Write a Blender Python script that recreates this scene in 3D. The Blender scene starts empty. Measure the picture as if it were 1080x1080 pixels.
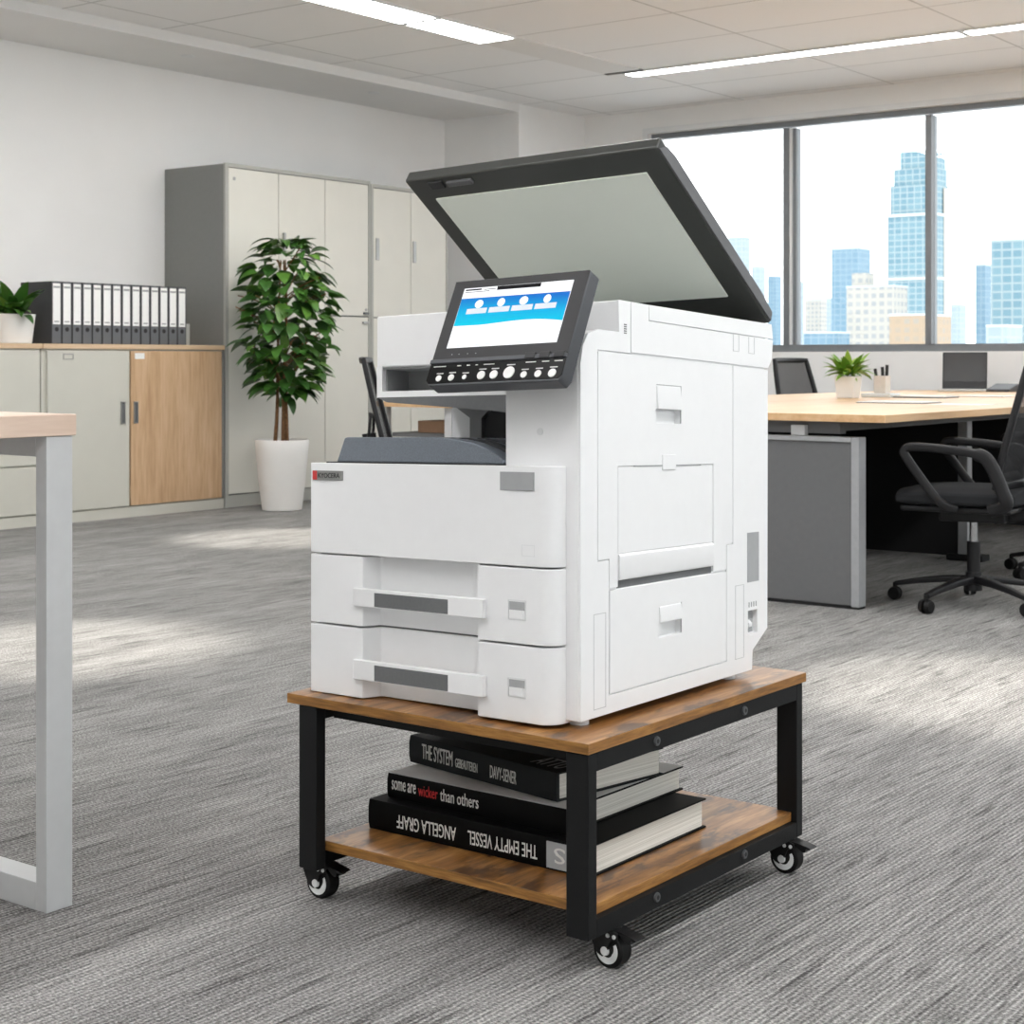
import bpy, bmesh, math, random
from mathutils import Vector, Matrix
random.seed(7)
S = bpy.context.scene
COL = S.collection
PI = math.pi

# ---------------------------------------------------------------- materials
def lin(c):
    c = c / 255.0
    return c / 12.92 if c <= 0.04045 else ((c + 0.055) / 1.055) ** 2.4
def rgb(r, g, b): return (lin(r), lin(g), lin(b), 1.0)

def nodes(name):
    m = bpy.data.materials.new(name); m.use_nodes = True
    nt = m.node_tree
    return m, nt, nt.nodes['Principled BSDF']
def N(nt, kind, **kw):
    n = nt.nodes.new(kind)
    for k, v in kw.items():
        if k in n.inputs: n.inputs[k].default_value = v
        else: setattr(n, k, v)
    return n
def ramp(nt, stops):
    r = nt.nodes.new('ShaderNodeValToRGB'); e = r.color_ramp.elements
    while len(e) < len(stops): e.new(0.5)
    for i, (p, c) in enumerate(stops): e[i].position = p; e[i].color = c
    return r
def coords(nt, scale=(1, 1, 1), loc=(0, 0, 0), rot=(0, 0, 0)):
    tc = nt.nodes.new('ShaderNodeTexCoord'); mp = nt.nodes.new('ShaderNodeMapping')
    mp.inputs['Scale'].default_value = scale; mp.inputs['Location'].default_value = loc; mp.inputs['Rotation'].default_value = rot
    nt.links.new(tc.outputs['Object'], mp.inputs['Vector'])
    return mp.outputs['Vector']

def plain(name, c, rough=0.5, metal=0.0, spec=0.5, var=0.04, nscale=40, bump=0.0, bscale=300, coat=0.0):
    """procedural paint / plastic: slight colour mottling and optional fine texture bump"""
    m, nt, b = nodes(name); L = nt.links.new
    v = coords(nt)
    n = N(nt, 'ShaderNodeTexNoise', Scale=nscale, Detail=3.0); L(v, n.inputs['Vector'])
    lo = tuple(x * (1 - var) for x in c[:3]) + (1,); hi = tuple(min(1, x * (1 + var)) for x in c[:3]) + (1,)
    r = ramp(nt, [(0.3, lo), (0.7, hi)]); L(n.outputs['Fac'], r.inputs['Fac']); L(r.outputs['Color'], b.inputs['Base Color'])
    b.inputs['Roughness'].default_value = rough; b.inputs['Metallic'].default_value = metal
    b.inputs['Specular IOR Level'].default_value = spec; b.inputs['Coat Weight'].default_value = coat
    if bump:
        n2 = N(nt, 'ShaderNodeTexNoise', Scale=bscale, Detail=2.0); L(v, n2.inputs['Vector'])
        bp = N(nt, 'ShaderNodeBump', Strength=bump, Distance=0.002); L(n2.outputs['Fac'], bp.inputs['Height']); L(bp.outputs['Normal'], b.inputs['Normal'])
    return m
def glow(name, c, strength):
    m, nt, b = nodes(name)
    b.inputs['Base Color'].default_value = tuple(.3 * q for q in c[:3]) + (1,); b.inputs['Specular IOR Level'].default_value = .1; b.inputs['Emission Color'].default_value = c; b.inputs['Emission Strength'].default_value = strength
    return m
def wood(name, dark, mid, light, axis='x', scale=1.0, rough=0.45, blotch=None, contrast=1.0):
    m, nt, b = nodes(name); L = nt.links.new
    sc = {'x': (2.2, 26, 26), 'y': (26, 2.2, 26), 'z': (26, 26, 2.2)}[axis]
    v = coords(nt, tuple(s * scale for s in sc))
    n1 = N(nt, 'ShaderNodeTexNoise', Scale=1.0, Detail=6.0, Roughness=0.62, Distortion=0.6); L(v, n1.inputs['Vector'])
    n2 = N(nt, 'ShaderNodeTexNoise', Scale=5.0, Detail=4.0, Roughness=0.6); L(v, n2.inputs['Vector'])
    mx = N(nt, 'ShaderNodeMath', operation='MULTIPLY_ADD'); mx.inputs[1].default_value = 0.4
    L(n2.outputs['Fac'], mx.inputs[0])
    ml = N(nt, 'ShaderNodeMath', operation='MULTIPLY'); ml.inputs[1].default_value = 0.6; L(n1.outputs['Fac'], ml.inputs[0]); L(ml.outputs[0], mx.inputs[2])
    h = 0.17 / contrast
    r = ramp(nt, [(0.5 - h, dark), (0.5, mid), (0.5 + h, light)]); L(mx.outputs[0], r.inputs['Fac'])
    col = r.outputs['Color']
    if blotch:
        v2 = coords(nt, tuple(0.62 * s for s in {'x': (4, 9, 9), 'y': (9, 4, 9), 'z': (9, 9, 4)}[axis]))
        n3 = N(nt, 'ShaderNodeTexNoise', Scale=3.0, Detail=4.0, Roughness=0.65, Distortion=0.3); L(v2, n3.inputs['Vector'])
        r3 = ramp(nt, [(0.50, (0, 0, 0, 1)), (0.60, (0.85, 0.85, 0.85, 1))]); L(n3.outputs['Fac'], r3.inputs['Fac'])
        mc = N(nt, 'ShaderNodeMix', data_type='RGBA'); L(r3.outputs['Color'], mc.inputs['Factor'])
        L(col, mc.inputs['A']); mc.inputs['B'].default_value = blotch; col = mc.outputs['Result']
    L(col, b.inputs['Base Color']); b.inputs['Roughness'].default_value = rough
    bp = N(nt, 'ShaderNodeBump', Strength=0.12, Distance=0.001); L(mx.outputs[0], bp.inputs['Height']); L(bp.outputs['Normal'], b.inputs['Normal'])
    return m
def carpet():
    m, nt, b = nodes('carpet'); L = nt.links.new
    def noise(sc, detail, rough=0.5):
        n = N(nt, 'ShaderNodeTexNoise', Scale=1.0, Detail=detail, Roughness=rough); L(coords(nt, sc), n.inputs['Vector']); return n.outputs['Fac']
    def math_(op, a, bb, c=None):
        k = N(nt, 'ShaderNodeMath', operation=op)
        for i, x in enumerate((a, bb, c)):
            if x is None: continue
            if isinstance(x, (int, float)): k.inputs[i].default_value = x
            else: L(x, k.inputs[i])
        return k.outputs[0]
    streak = noise((85, 5.0, 1), 3, 0.6)           # single yarn rows
    broad = noise((7, 0.9, 1), 3, 0.55)            # lighter and darker bands
    loops = noise((150, 210, 1), 3, 0.7)           # loop tufts
    dark = noise((55, 3.6, 1), 3, 0.65)            # sparse dark yarns
    tc = nt.nodes.new('ShaderNodeTexCoord'); sx = nt.nodes.new('ShaderNodeSeparateXYZ'); L(tc.outputs['Object'], sx.inputs[0])
    wob = noise((9, 14, 1), 2)
    ph = math_('MULTIPLY_ADD', wob, 0.008, sx.outputs['X'])
    rib = math_('SINE', math_('MULTIPLY', ph, 2 * PI / 0.0105), 0)
    dk = nt.nodes.new('ShaderNodeMapRange'); dk.inputs['From Min'].default_value = 0.56; dk.inputs['From Max'].default_value = 0.70; L(dark, dk.inputs['Value'])
    a = math_('MULTIPLY_ADD', streak, 0.45, -0.225)
    a = math_('MULTIPLY_ADD', broad, 0.28, math_('ADD', a, -0.14))
    a = math_('MULTIPLY_ADD', loops, 1.3, math_('ADD', a, -0.65))
    a = math_('MULTIPLY_ADD', rib, 0.085, a)
    a = math_('MULTIPLY_ADD', dk.outputs[0], -0.23, a)
    a = math_('ADD', a, 0.53)
    r = ramp(nt, [(0.15, rgb(58, 57, 56)), (0.40, rgb(104, 103, 102)), (0.60, rgb(146, 145, 143)), (0.92, rgb(205, 203, 200))])
    L(a, r.inputs['Fac']); L(r.outputs['Color'], b.inputs['Base Color'])
    b.inputs['Roughness'].default_value = 0.95; b.inputs['Specular IOR Level'].default_value = 0.12
    h = math_('MULTIPLY_ADD', loops, 0.7, math_('MULTIPLY', rib, 0.35))
    bp = N(nt, 'ShaderNodeBump', Strength=0.6, Distance=0.004); L(h, bp.inputs['Height']); L(bp.outputs['Normal'], b.inputs['Normal'])
    return m
def brick_mat(name, c1, c2, mortar, bw, bh, ms, loc=(0, 0, 0), rot=(0, 0, 0), rough=0.8, offset=0.0, emit=0):
    m, nt, b = nodes(name); L = nt.links.new
    v = coords(nt, (1, 1, 1), loc, rot)
    t = nt.nodes.new('ShaderNodeTexBrick'); t.offset = offset; t.squash = 1.0
    L(v, t.inputs['Vector'])
    t.inputs['Color1'].default_value = c1; t.inputs['Color2'].default_value = c2; t.inputs['Mortar'].default_value = mortar
    t.inputs['Scale'].default_value = 1.0; t.inputs['Brick Width'].default_value = bw; t.inputs['Row Height'].default_value = bh
    t.inputs['Mortar Size'].default_value = ms; t.inputs['Mortar Smooth'].default_value = 0.1
    L(t.outputs['Color'], b.inputs['Base Color']); b.inputs['Roughness'].default_value = rough
    return m, nt, t, b
def leaf_mat(name, c1, c2, c3):
    m, nt, b = nodes(name); L = nt.links.new
    g = nt.nodes.new('ShaderNodeNewGeometry')
    r = ramp(nt, [(0.0, c1), (0.55, c2), (1.0, c3)]); L(g.outputs['Random Per Island'], r.inputs['Fac'])
    n = N(nt, 'ShaderNodeTexNoise', Scale=22.0, Detail=2.0); L(coords(nt), n.inputs['Vector'])
    mx = N(nt, 'ShaderNodeMix', data_type='RGBA', blend_type='MULTIPLY'); mx.inputs['Factor'].default_value = 0.35
    L(r.outputs['Color'], mx.inputs['A']); L(n.outputs['Color'], mx.inputs['B'])
    L(mx.outputs['Result'], b.inputs['Base Color'])
    b.inputs['Roughness'].default_value = 0.38; b.inputs['Specular IOR Level'].default_value = 0.45
    return m
def glass_mat():
    m, nt, b = nodes('window_glass'); L = nt.links.new
    t = nt.nodes.new('ShaderNodeBsdfTransparent'); t.inputs['Color'].default_value = (0.97, 0.985, 0.98, 1)
    g = nt.nodes.new('ShaderNodeBsdfGlossy'); g.inputs['Roughness'].default_value = 0.0
    f = N(nt, 'ShaderNodeFresnel', IOR=1.35)
    n = N(nt, 'ShaderNodeTexNoise', Scale=0.6); L(coords(nt), n.inputs['Vector'])
    bp = N(nt, 'ShaderNodeBump', Strength=0.02); L(n.outputs['Fac'], bp.inputs['Height']); L(bp.outputs['Normal'], g.inputs['Normal'])
    mx = nt.nodes.new('ShaderNodeMixShader'); L(f.outputs[0], mx.inputs[0]); L(t.outputs[0], mx.inputs[1]); L(g.outputs[0], mx.inputs[2])
    L(mx.outputs[0], nt.nodes['Material Output'].inputs['Surface'])
    return m
def mesh_fabric():
    m, nt, b = nodes('chair_mesh_fabric'); L = nt.links.new
    b.inputs['Base Color'].default_value = rgb(34, 34, 36); b.inputs['Roughness'].default_value = 0.8
    ck = nt.nodes.new('ShaderNodeTexChecker'); ck.inputs['Scale'].default_value = 420; L(coords(nt), ck.inputs['Vector'])
    t = nt.nodes.new('ShaderNodeBsdfTransparent')
    r = ramp(nt, [(0.0, (0.66, 0.66, 0.66, 1)), (1.0, (0.97, 0.97, 0.97, 1))]); L(ck.outputs['Fac'], r.inputs['Fac'])
    mx = nt.nodes.new('ShaderNodeMixShader'); L(r.outputs['Color'], mx.inputs[0]); L(t.outputs[0], mx.inputs[1]); L(b.outputs[0], mx.inputs[2])
    L(mx.outputs[0], nt.nodes['Material Output'].inputs['Surface'])
    return m

M = {}
M['carpet'] = carpet()
M['wall'] = plain('wall_paint', rgb(240, 240, 239), 0.9, var=0.012, nscale=3, bump=0.05)
M['soffit'] = plain('soffit_paint', rgb(232, 232, 231), 0.9, var=0.01, nscale=3)
M['ceiling'], _nt, _t, _b = brick_mat('ceiling_tile', rgb(240, 240, 240), rgb(236, 236, 236), rgb(194, 194, 193), 1.25, 0.745, 0.007, (-2.50 + 0.05, -0.80 + 0.0, 0), rough=0.95)
M['tile_strip'] = plain('ceiling_strip_paint', rgb(226, 225, 223), 0.8, var=0.01)
M['dark_slot'] = plain('dark_slot', rgb(90, 90, 90), 0.8)
M['light'] = glow('lamp_diffuser', (1.0, 0.99, 0.985, 1), 17.0)
M['down'] = glow('downlight_glow', (1.0, 0.98, 0.95, 1), 6.0)
M['alu_dark'] = plain('window_aluminium', rgb(122, 126, 130), 0.45, 0.2, var=0.03)
M['alu_light'] = plain('window_trim_white', rgb(226, 228, 229), 0.5, var=0.01)
M['glass'] = glass_mat()
M['white_plastic'] = plain('white_plastic', rgb(231, 232, 233), 0.42, var=0.008, bump=0.03, bscale=900)
M['white_plastic_b'] = plain('white_plastic_inner', rgb(216, 218, 219), 0.5, var=0.01)
M['outline'] = plain('outline_grey', rgb(188, 190, 191), 0.6)
M['grey_plastic'] = plain('grey_plastic', rgb(128, 130, 131), 0.5, var=0.03, bump=0.04, bscale=900)
M['mid_grey'] = plain('mid_grey_plastic', rgb(158, 160, 161), 0.6)
M['handle_grey'] = plain('handle_inlay', rgb(100, 102, 103), 0.5, var=0.05, nscale=200)
M['tray'] = plain('tray_speckle', rgb(112, 119, 128), 0.45, 0.25, var=0.3, nscale=900, bump=0.15, bscale=900)
M['tray_dark'] = plain('tray_dark', rgb(36, 37, 40), 0.6)
M['lid'] = plain('lid_plastic', rgb(58, 60, 57), 0.34, var=0.05, nscale=8)
M['lid_side'] = plain('lid_edge_plastic', rgb(92, 93, 95), 0.45, var=0.04, nscale=20)
M['platen'] = plain('platen_sheet', rgb(240, 246, 236), 0.6, var=0.01, nscale=6)
M['panel_shell'] = plain('panel_shell', rgb(74, 76, 80), 0.45, spec=.4, var=0.03)
M['panel_face'] = plain('panel_face', rgb(44, 44, 46), 0.5, spec=.35, var=0.03)
M['gloss_black'] = plain('gloss_black', rgb(5, 5, 6), 0.3, spec=.15, var=0.02)
M['button'] = plain('button_white', rgb(232, 232, 230), 0.4)
M['scr_white'] = glow('screen_white', (0.95, 0.97, 1.0, 1), 0.72)
M['scr_label'] = glow('screen_label', (0.80, 0.86, 0.92, 1), 0.50)
M['scr_black'] = glow('screen_black', (0.003, 0.003, 0.006, 1), 0.3)
def screen_blue():
    m, nt, b = nodes('screen_blue'); L = nt.links.new
    v = coords(nt); s = nt.nodes.new('ShaderNodeSeparateXYZ'); L(v, s.inputs[0])
    r = ramp(nt, [(0.0, (0.0, 0.70, 0.90, 1)), (0.5, (0.0, 0.50, 0.86, 1)), (1.0, (0.005, 0.17, 0.66, 1))])
    mr = nt.nodes.new('ShaderNodeMapRange'); mr.inputs['From Min'].default_value = 0.648; mr.inputs['From Max'].default_value = 0.703
    L(s.outputs['Z'], mr.inputs['Value']); L(mr.outputs[0], r.inputs['Fac'])
    L(r.outputs['Color'], b.inputs['Emission Color']); b.inputs['Base Color'].default_value = (0, 0, 0, 1); b.inputs['Emission Strength'].default_value = 0.74; b.inputs['Specular IOR Level'].default_value = 0.1
    return m
M['scr_blue'] = screen_blue()
M['red'] = plain('badge_red', rgb(206, 62, 62), 0.5)
M['badge'] = plain('badge_metal', rgb(138, 139, 137), 0.45, 0.2, var=0.06, nscale=300)
M['ink'] = plain('ink_black', rgb(30, 30, 32), 0.6)
M['rustic'] = wood('rustic_wood', rgb(70, 42, 18), rgb(140, 95, 48), rgb(186, 140, 86), 'y', 1.0, 0.33, blotch=rgb(62, 42, 30))
M['rustic_edge'] = wood('rustic_edge', rgb(84, 54, 20), rgb(134, 92, 40), rgb(174, 128, 64), 'x', 1.8, 0.5)
M['rustic_edge_y'] = wood('rustic_edge_side', rgb(88, 56, 24), rgb(142, 98, 46), rgb(182, 134, 72), 'y', 1.8, 0.5)
M['black_steel'] = plain('black_steel', rgb(15, 16, 17), 0.6, 0.0, spec=.25, var=0.15, nscale=500, bump=0.12, bscale=1200)
M['bolt'] = plain('bolt_steel', rgb(96, 98, 100), 0.4, 0.6)
M['black_plastic'] = plain('black_plastic', rgb(12, 12, 13), 0.45, spec=.35)
M['rubber'] = plain('rubber', rgb(8, 8, 8), 0.6, spec=.3)
M['wheel_white'] = plain('wheel_disc', rgb(220, 222, 222), 0.4)
M['cover_black'] = plain('book_cover_black', rgb(4, 4, 4), 0.65, spec=.12)
M['cover_char'] = plain('book_cover_charcoal', rgb(36, 38, 39), 0.75, spec=.15)
M['cover_grey'] = plain('book_lining_grey', rgb(205, 205, 203), 0.6)
M['letter'] = plain('lettering_white', rgb(214, 214, 210), 0.6)
M['letter_red'] = plain('lettering_red', rgb(190, 36, 38), 0.6)
M['letter_dim'] = plain('lettering_grey', rgb(120, 122, 122), 0.6)
def pages():
    m, nt, b = nodes('page_block'); L = nt.links.new
    n = N(nt, 'ShaderNodeTexNoise', Scale=1.0, Detail=3.0); L(coords(nt, (2, 2, 900)), n.inputs['Vector'])
    r = ramp(nt, [(0.3, rgb(196, 192, 182)), (0.7, rgb(236, 233, 225))]); L(n.outputs['Fac'], r.inputs['Fac']); L(r.outputs['Color'], b.inputs['Base Color'])
    b.inputs['Roughness'].default_value = 0.85
    return m
M['pages'] = pages()
M['cab_grey'] = plain('cabinet_grey', rgb(198, 197, 187), 0.55, var=0.015, nscale=6)
M['cab_beige'] = plain('cabinet_beige', rgb(215, 213, 204), 0.55, var=0.015, nscale=6)
M['cab_frame'] = plain('cabinet_frame', rgb(168, 168, 162), 0.55, var=0.02)
M['cab_side'] = plain('cabinet_side', rgb(128, 129, 127), 0.6, var=0.02)
M['cab_wood'] = wood('cabinet_wood', rgb(178, 144, 108), rgb(200, 167, 131), rgb(213, 183, 149), 'z', 0.5, 0.55)
M['cab_top'] = wood('cabinet_top', rgb(190, 160, 126), rgb(208, 181, 148), rgb(220, 196, 166), 'y', 0.5, 0.5)
M['handle_metal'] = plain('handle_metal', rgb(168, 168, 166), 0.35, 0.7)
M['desk_pink'] = wood('desk_wood_pale', rgb(206, 180, 160), rgb(221, 198, 180), rgb(232, 212, 196), 'y', 0.5, 0.5)
M['desk_steel'] = plain('desk_steel', rgb(198, 200, 201), 0.5, 0.0, var=0.02)
M['desk_wood'] = wood('desk_wood_warm', rgb(196, 154, 108), rgb(214, 175, 130), rgb(224, 190, 148), 'y', 0.4, 0.42)
M['desk_panel'] = plain('desk_panel_grey', rgb(104, 105, 106), 0.6, var=0.03)
M['desk_frame'] = plain('desk_frame_silver', rgb(170, 172, 174), 0.4, 0.3)
M['desk_dark'] = plain('desk_dark', rgb(34, 34, 35), 0.7, spec=.2)
M['chair_black'] = plain('chair_black_plastic', rgb(24, 24, 26), 0.45, spec=.35, var=0.05)
M['chair_fabric'] = plain('chair_fabric', rgb(40, 41, 43), 0.9, spec=.2, var=0.12, nscale=400, bump=0.1, bscale=700)
M['chair_mesh'] = mesh_fabric()
M['chrome'] = plain('chrome', rgb(200, 202, 204), 0.15, 0.95)
M['pot_white'] = plain('pot_white', rgb(232, 231, 228), 0.5, var=0.015, nscale=8)
M['soil'] = plain('soil', rgb(54, 42, 32), 0.95, var=0.4, nscale=120)
M['leaf'] = leaf_mat('leaf_green', rgb(46, 84, 34), rgb(68, 114, 44), rgb(104, 148, 60))
M['leaf_small'] = leaf_mat('leaf_small', rgb(50, 92, 36), rgb(78, 128, 50), rgb(120, 164, 68))
M['leaf_bright'] = leaf_mat('leaf_bright', rgb(92, 140, 40), rgb(130, 178, 58), rgb(176, 210, 92))
M['bark'] = plain('bark', rgb(120, 88, 58), 0.9, var=0.35, nscale=60, bump=0.3, bscale=90)
M['binder'] = plain('binder_grey', rgb(98, 100, 103), 0.6, var=0.04, nscale=200)
M['binder_dark'] = plain('binder_side', rgb(58, 59, 61), 0.65, var=0.08, nscale=300)
M['paper'] = plain('paper', rgb(240, 240, 238), 0.8, var=0.01)
M['acrylic'] = plain('acrylic_tray', rgb(222, 228, 230), 0.15, var=0.01)
M['cup'] = plain('pen_cup', rgb(212, 204, 194), 0.5)
M['kraft'] = plain('kraft_cover', rgb(200, 176, 156), 0.8)
M['laptop'] = plain('laptop_dark', rgb(44, 45, 47), 0.4, 0.2)
M['laptop_key'] = plain('laptop_deck', rgb(190, 192, 194), 0.4, 0.5)
M['laptop_screen'] = plain('laptop_screen', rgb(40, 41, 42), 0.28, var=0.1, nscale=10)
M['carton'] = plain('brown_box', rgb(140, 110, 86), 0.8)

# ---------------------------------------------------------------- mesh helpers
def B(): return bmesh.new()
def box(bm, x0, x1, y0, y1, z0, z1):
    v = [bm.verts.new(p) for p in ((x0, y0, z0), (x1, y0, z0), (x1, y1, z0), (x0, y1, z0), (x0, y0, z1), (x1, y0, z1), (x1, y1, z1), (x0, y1, z1))]
    for f in ((0, 3, 2, 1), (4, 5, 6, 7), (0, 1, 5, 4), (1, 2, 6, 5), (2, 3, 7, 6), (3, 0, 4, 7)): bm.faces.new([v[i] for i in f])
    return bm
def bx(*a): return box(B(), *a)
def prism(bm, poly, axis, a0, a1):
    def P3(p, a):
        return {'x': (a, p[0], p[1]), 'y': (p[0], a, p[1]), 'z': (p[0], p[1], a)}[axis]
    v0 = [bm.verts.new(P3(p, a0)) for p in poly]; v1 = [bm.verts.new(P3(p, a1)) for p in poly]
    n = len(poly)
    bm.faces.new(v0); bm.faces.new(v1[::-1])
    for i in range(n): bm.faces.new((v0[i], v0[(i + 1) % n], v1[(i + 1) % n], v1[i]))
    bmesh.ops.recalc_face_normals(bm, faces=bm.faces[:])
    return bm
def cyl(bm, p0, p1, r0, r1=None, seg=20, cap=True):
    r1 = r0 if r1 is None else r1
    p0 = Vector(p0); p1 = Vector(p1); d = (p1 - p0).normalized()
    a = d.orthogonal().normalized(); b = d.cross(a)
    A = []; Bq = []
    for i in range(seg):
        t = 2 * PI * i / seg; o = a * math.cos(t) + b * math.sin(t)
        A.append(bm.verts.new(p0 + o * r0)); Bq.append(bm.verts.new(p1 + o * r1))
    for i in range(seg): bm.faces.new((A[i], A[(i + 1) % seg], Bq[(i + 1) % seg], Bq[i]))
    if cap: bm.faces.new(A[::-1]); bm.faces.new(Bq)
    return bm
def sweep(bm, pts, sec, up=Vector((0, 0, 1)), closed=False, scales=None):
    """sweep a 2-D section (list of (side, up) offsets) along a polyline"""
    pts = [Vector(p) for p in pts]; n = len(pts); rings = []
    for i, p in enumerate(pts):
        if closed: d = pts[(i + 1) % n] - pts[i - 1]
        else: d = pts[min(i + 1, n - 1)] - pts[max(i - 1, 0)]
        d.normalize(); s = d.cross(up)
        if s.length < 1e-4: s = d.cross(Vector((1, 0, 0)))
        s.normalize(); u = s.cross(d)
        k = scales[i] if scales else 1.0
        rings.append([bm.verts.new(p + s * a * k + u * b * k) for a, b in sec])
    m = len(sec)
    for i in range(n if closed else n - 1):
        r0 = rings[i]; r1 = rings[(i + 1) % n]
        for j in range(m): bm.faces.new((r0[j], r0[(j + 1) % m], r1[(j + 1) % m], r1[j]))
    if not closed: bm.faces.new(rings[0][::-1]); bm.faces.new(rings[-1])
    bmesh.ops.recalc_face_normals(bm, faces=bm.faces[:])
    return bm
def rsec(w, h, r=None, k=3):
    """rounded rectangle section"""
    r = min(w, h) * 0.3 if r is None else r
    out = []
    for cx, cy, a0 in ((w / 2 - r, h / 2 - r, 0), (-w / 2 + r, h / 2 - r, 90), (-w / 2 + r, -h / 2 + r, 180), (w / 2 - r, -h / 2 + r, 270)):
        for i in range(k + 1):
            a = math.radians(a0 + 90 * i / k); out.append((cx + r * math.cos(a), cy + r * math.sin(a)))
    return out
def csec(r, k=10): return [(r * math.cos(2 * PI * i / k), r * math.sin(2 * PI * i / k)) for i in range(k)]
def curve(pts, n=6):
    """Catmull-Rom through the points"""
    P_ = [Vector(p) for p in pts]; out = []
    for i in range(len(P_) - 1):
        p0 = P_[max(i - 1, 0)]; p1 = P_[i]; p2 = P_[i + 1]; p3 = P_[min(i + 2, len(P_) - 1)]
        for j in range(n):
            t = j / n
            out.append(0.5 * ((2 * p1) + (p2 - p0) * t + (2 * p0 - 5 * p1 + 4 * p2 - p3) * t * t + (3 * p1 - p0 - 3 * p2 + p3) * t ** 3))
    out.append(P_[-1]); return out
def lathe(bm, prof, c, seg=32, sq=0.0):
    """revolve (r, z) profile about a vertical axis at c"""
    rings = []
    for r, z in prof:
        ring = []
        for i in range(seg):
            t = 2 * PI * i / seg
            ring.append(bm.verts.new((c[0] + r * math.cos(t), c[1] + r * math.sin(t), c[2] + z)))
        rings.append(ring)
    for a, b in zip(rings, rings[1:]):
        for i in range(seg): bm.faces.new((a[i], a[(i + 1) % seg], b[(i + 1) % seg], b[i]))
    bm.faces.new(rings[0][::-1])
    if prof[-1][0] > 1e-5: bm.faces.new(rings[-1])
    bmesh.ops.recalc_face_normals(bm, faces=bm.faces[:])
    return bm
def disc_plate(bm, fn, cu, cv, r, n0, n1, seg=20, ry=None):
    ry = r if ry is None else ry
    a = []; b = []
    for i in range(seg):
        t = 2 * PI * i / seg
        a.append(bm.verts.new(fn(cu + r * math.cos(t), cv + ry * math.sin(t), n0))); b.append(bm.verts.new(fn(cu + r * math.cos(t), cv + ry * math.sin(t), n1)))
    for i in range(seg): bm.faces.new((a[i], a[(i + 1) % seg], b[(i + 1) % seg], b[i]))
    bm.faces.new(a[::-1]); bm.faces.new(b)
    bmesh.ops.recalc_face_normals(bm, faces=bm.faces[:]); return bm
def fbox(bm, fn, u0, u1, v0, v1, n0, n1):
    """box in a local frame fn(u, v, n)"""
    v = [bm.verts.new(fn(*p)) for p in ((u0, v0, n0), (u1, v0, n0), (u1, v1, n0), (u0, v1, n0), (u0, v0, n1), (u1, v0, n1), (u1, v1, n1), (u0, v1, n1))]
    for f in ((0, 3, 2, 1), (4, 5, 6, 7), (0, 1, 5, 4), (1, 2, 6, 5), (2, 3, 7, 6), (3, 0, 4, 7)): bm.faces.new([v[i] for i in f])
    bmesh.ops.recalc_face_normals(bm, faces=bm.faces[:]); return bm
def to_mesh(bm, name):
    me = bpy.data.meshes.new(name); bm.to_mesh(me); bm.free(); return me
def cut(bm, boxes):
    """boolean-subtract boxes from a closed mesh"""
    o = bpy.data.objects.new('t', to_mesh(bm, 't')); COL.objects.link(o); cs = []
    for b_ in boxes:
        c = bpy.data.objects.new('c', to_mesh(bx(*b_), 'c')); COL.objects.link(c); cs.append(c)
        md = o.modifiers.new('b', 'BOOLEAN'); md.object = c; md.operation = 'DIFFERENCE'; md.solver = 'EXACT'
    dg = bpy.context.evaluated_depsgraph_get(); dg.update()
    me = bpy.data.meshes.new_from_object(o.evaluated_get(dg))
    out = B(); out.from_mesh(me)
    for q in cs + [o]:
        d = q.data; bpy.data.objects.remove(q); bpy.data.meshes.remove(d)
    bpy.data.meshes.remove(me)
    return out
def text(s, size, width=None, depth=0.0006, height=None):
    """lettering as a mesh in the XY plane: baseline start at the origin; squeezed to width and height"""
    cu = bpy.data.curves.new('t', 'FONT'); cu.body = s; cu.size = size; cu.extrude = depth / 2; cu.resolution_u = 3
    o = bpy.data.objects.new('t', cu); COL.objects.link(o)
    dg = bpy.context.evaluated_depsgraph_get(); dg.update()
    me = bpy.data.meshes.new_from_object(o.evaluated_get(dg))
    bm = B(); bm.from_mesh(me); bpy.data.objects.remove(o); bpy.data.curves.remove(cu); bpy.data.meshes.remove(me)
    xs = [v.co.x for v in bm.verts]; ys = [v.co.y for v in bm.verts]
    x0, x1, y0, y1 = min(xs), max(xs), min(ys), max(ys)
    kx = width / (x1 - x0) if width else 1; ky = height / (y1 - y0) if height else 1
    for v in bm.verts: v.co.x = (v.co.x - x0) * kx; v.co.y = (v.co.y - (y0 if height else 0)) * ky
    return bm
def place(bm, mat):
    bmesh.ops.transform(bm, matrix=mat, verts=bm.verts[:]); return bm
def frame_mat(o, u, v, n):
    m = Matrix.Identity(4)
    for i, a in enumerate((u, v, n)):
        for j in range(3): m[j][i] = a[j]
    for j in range(3): m[j][3] = o[j]
    return m

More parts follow.
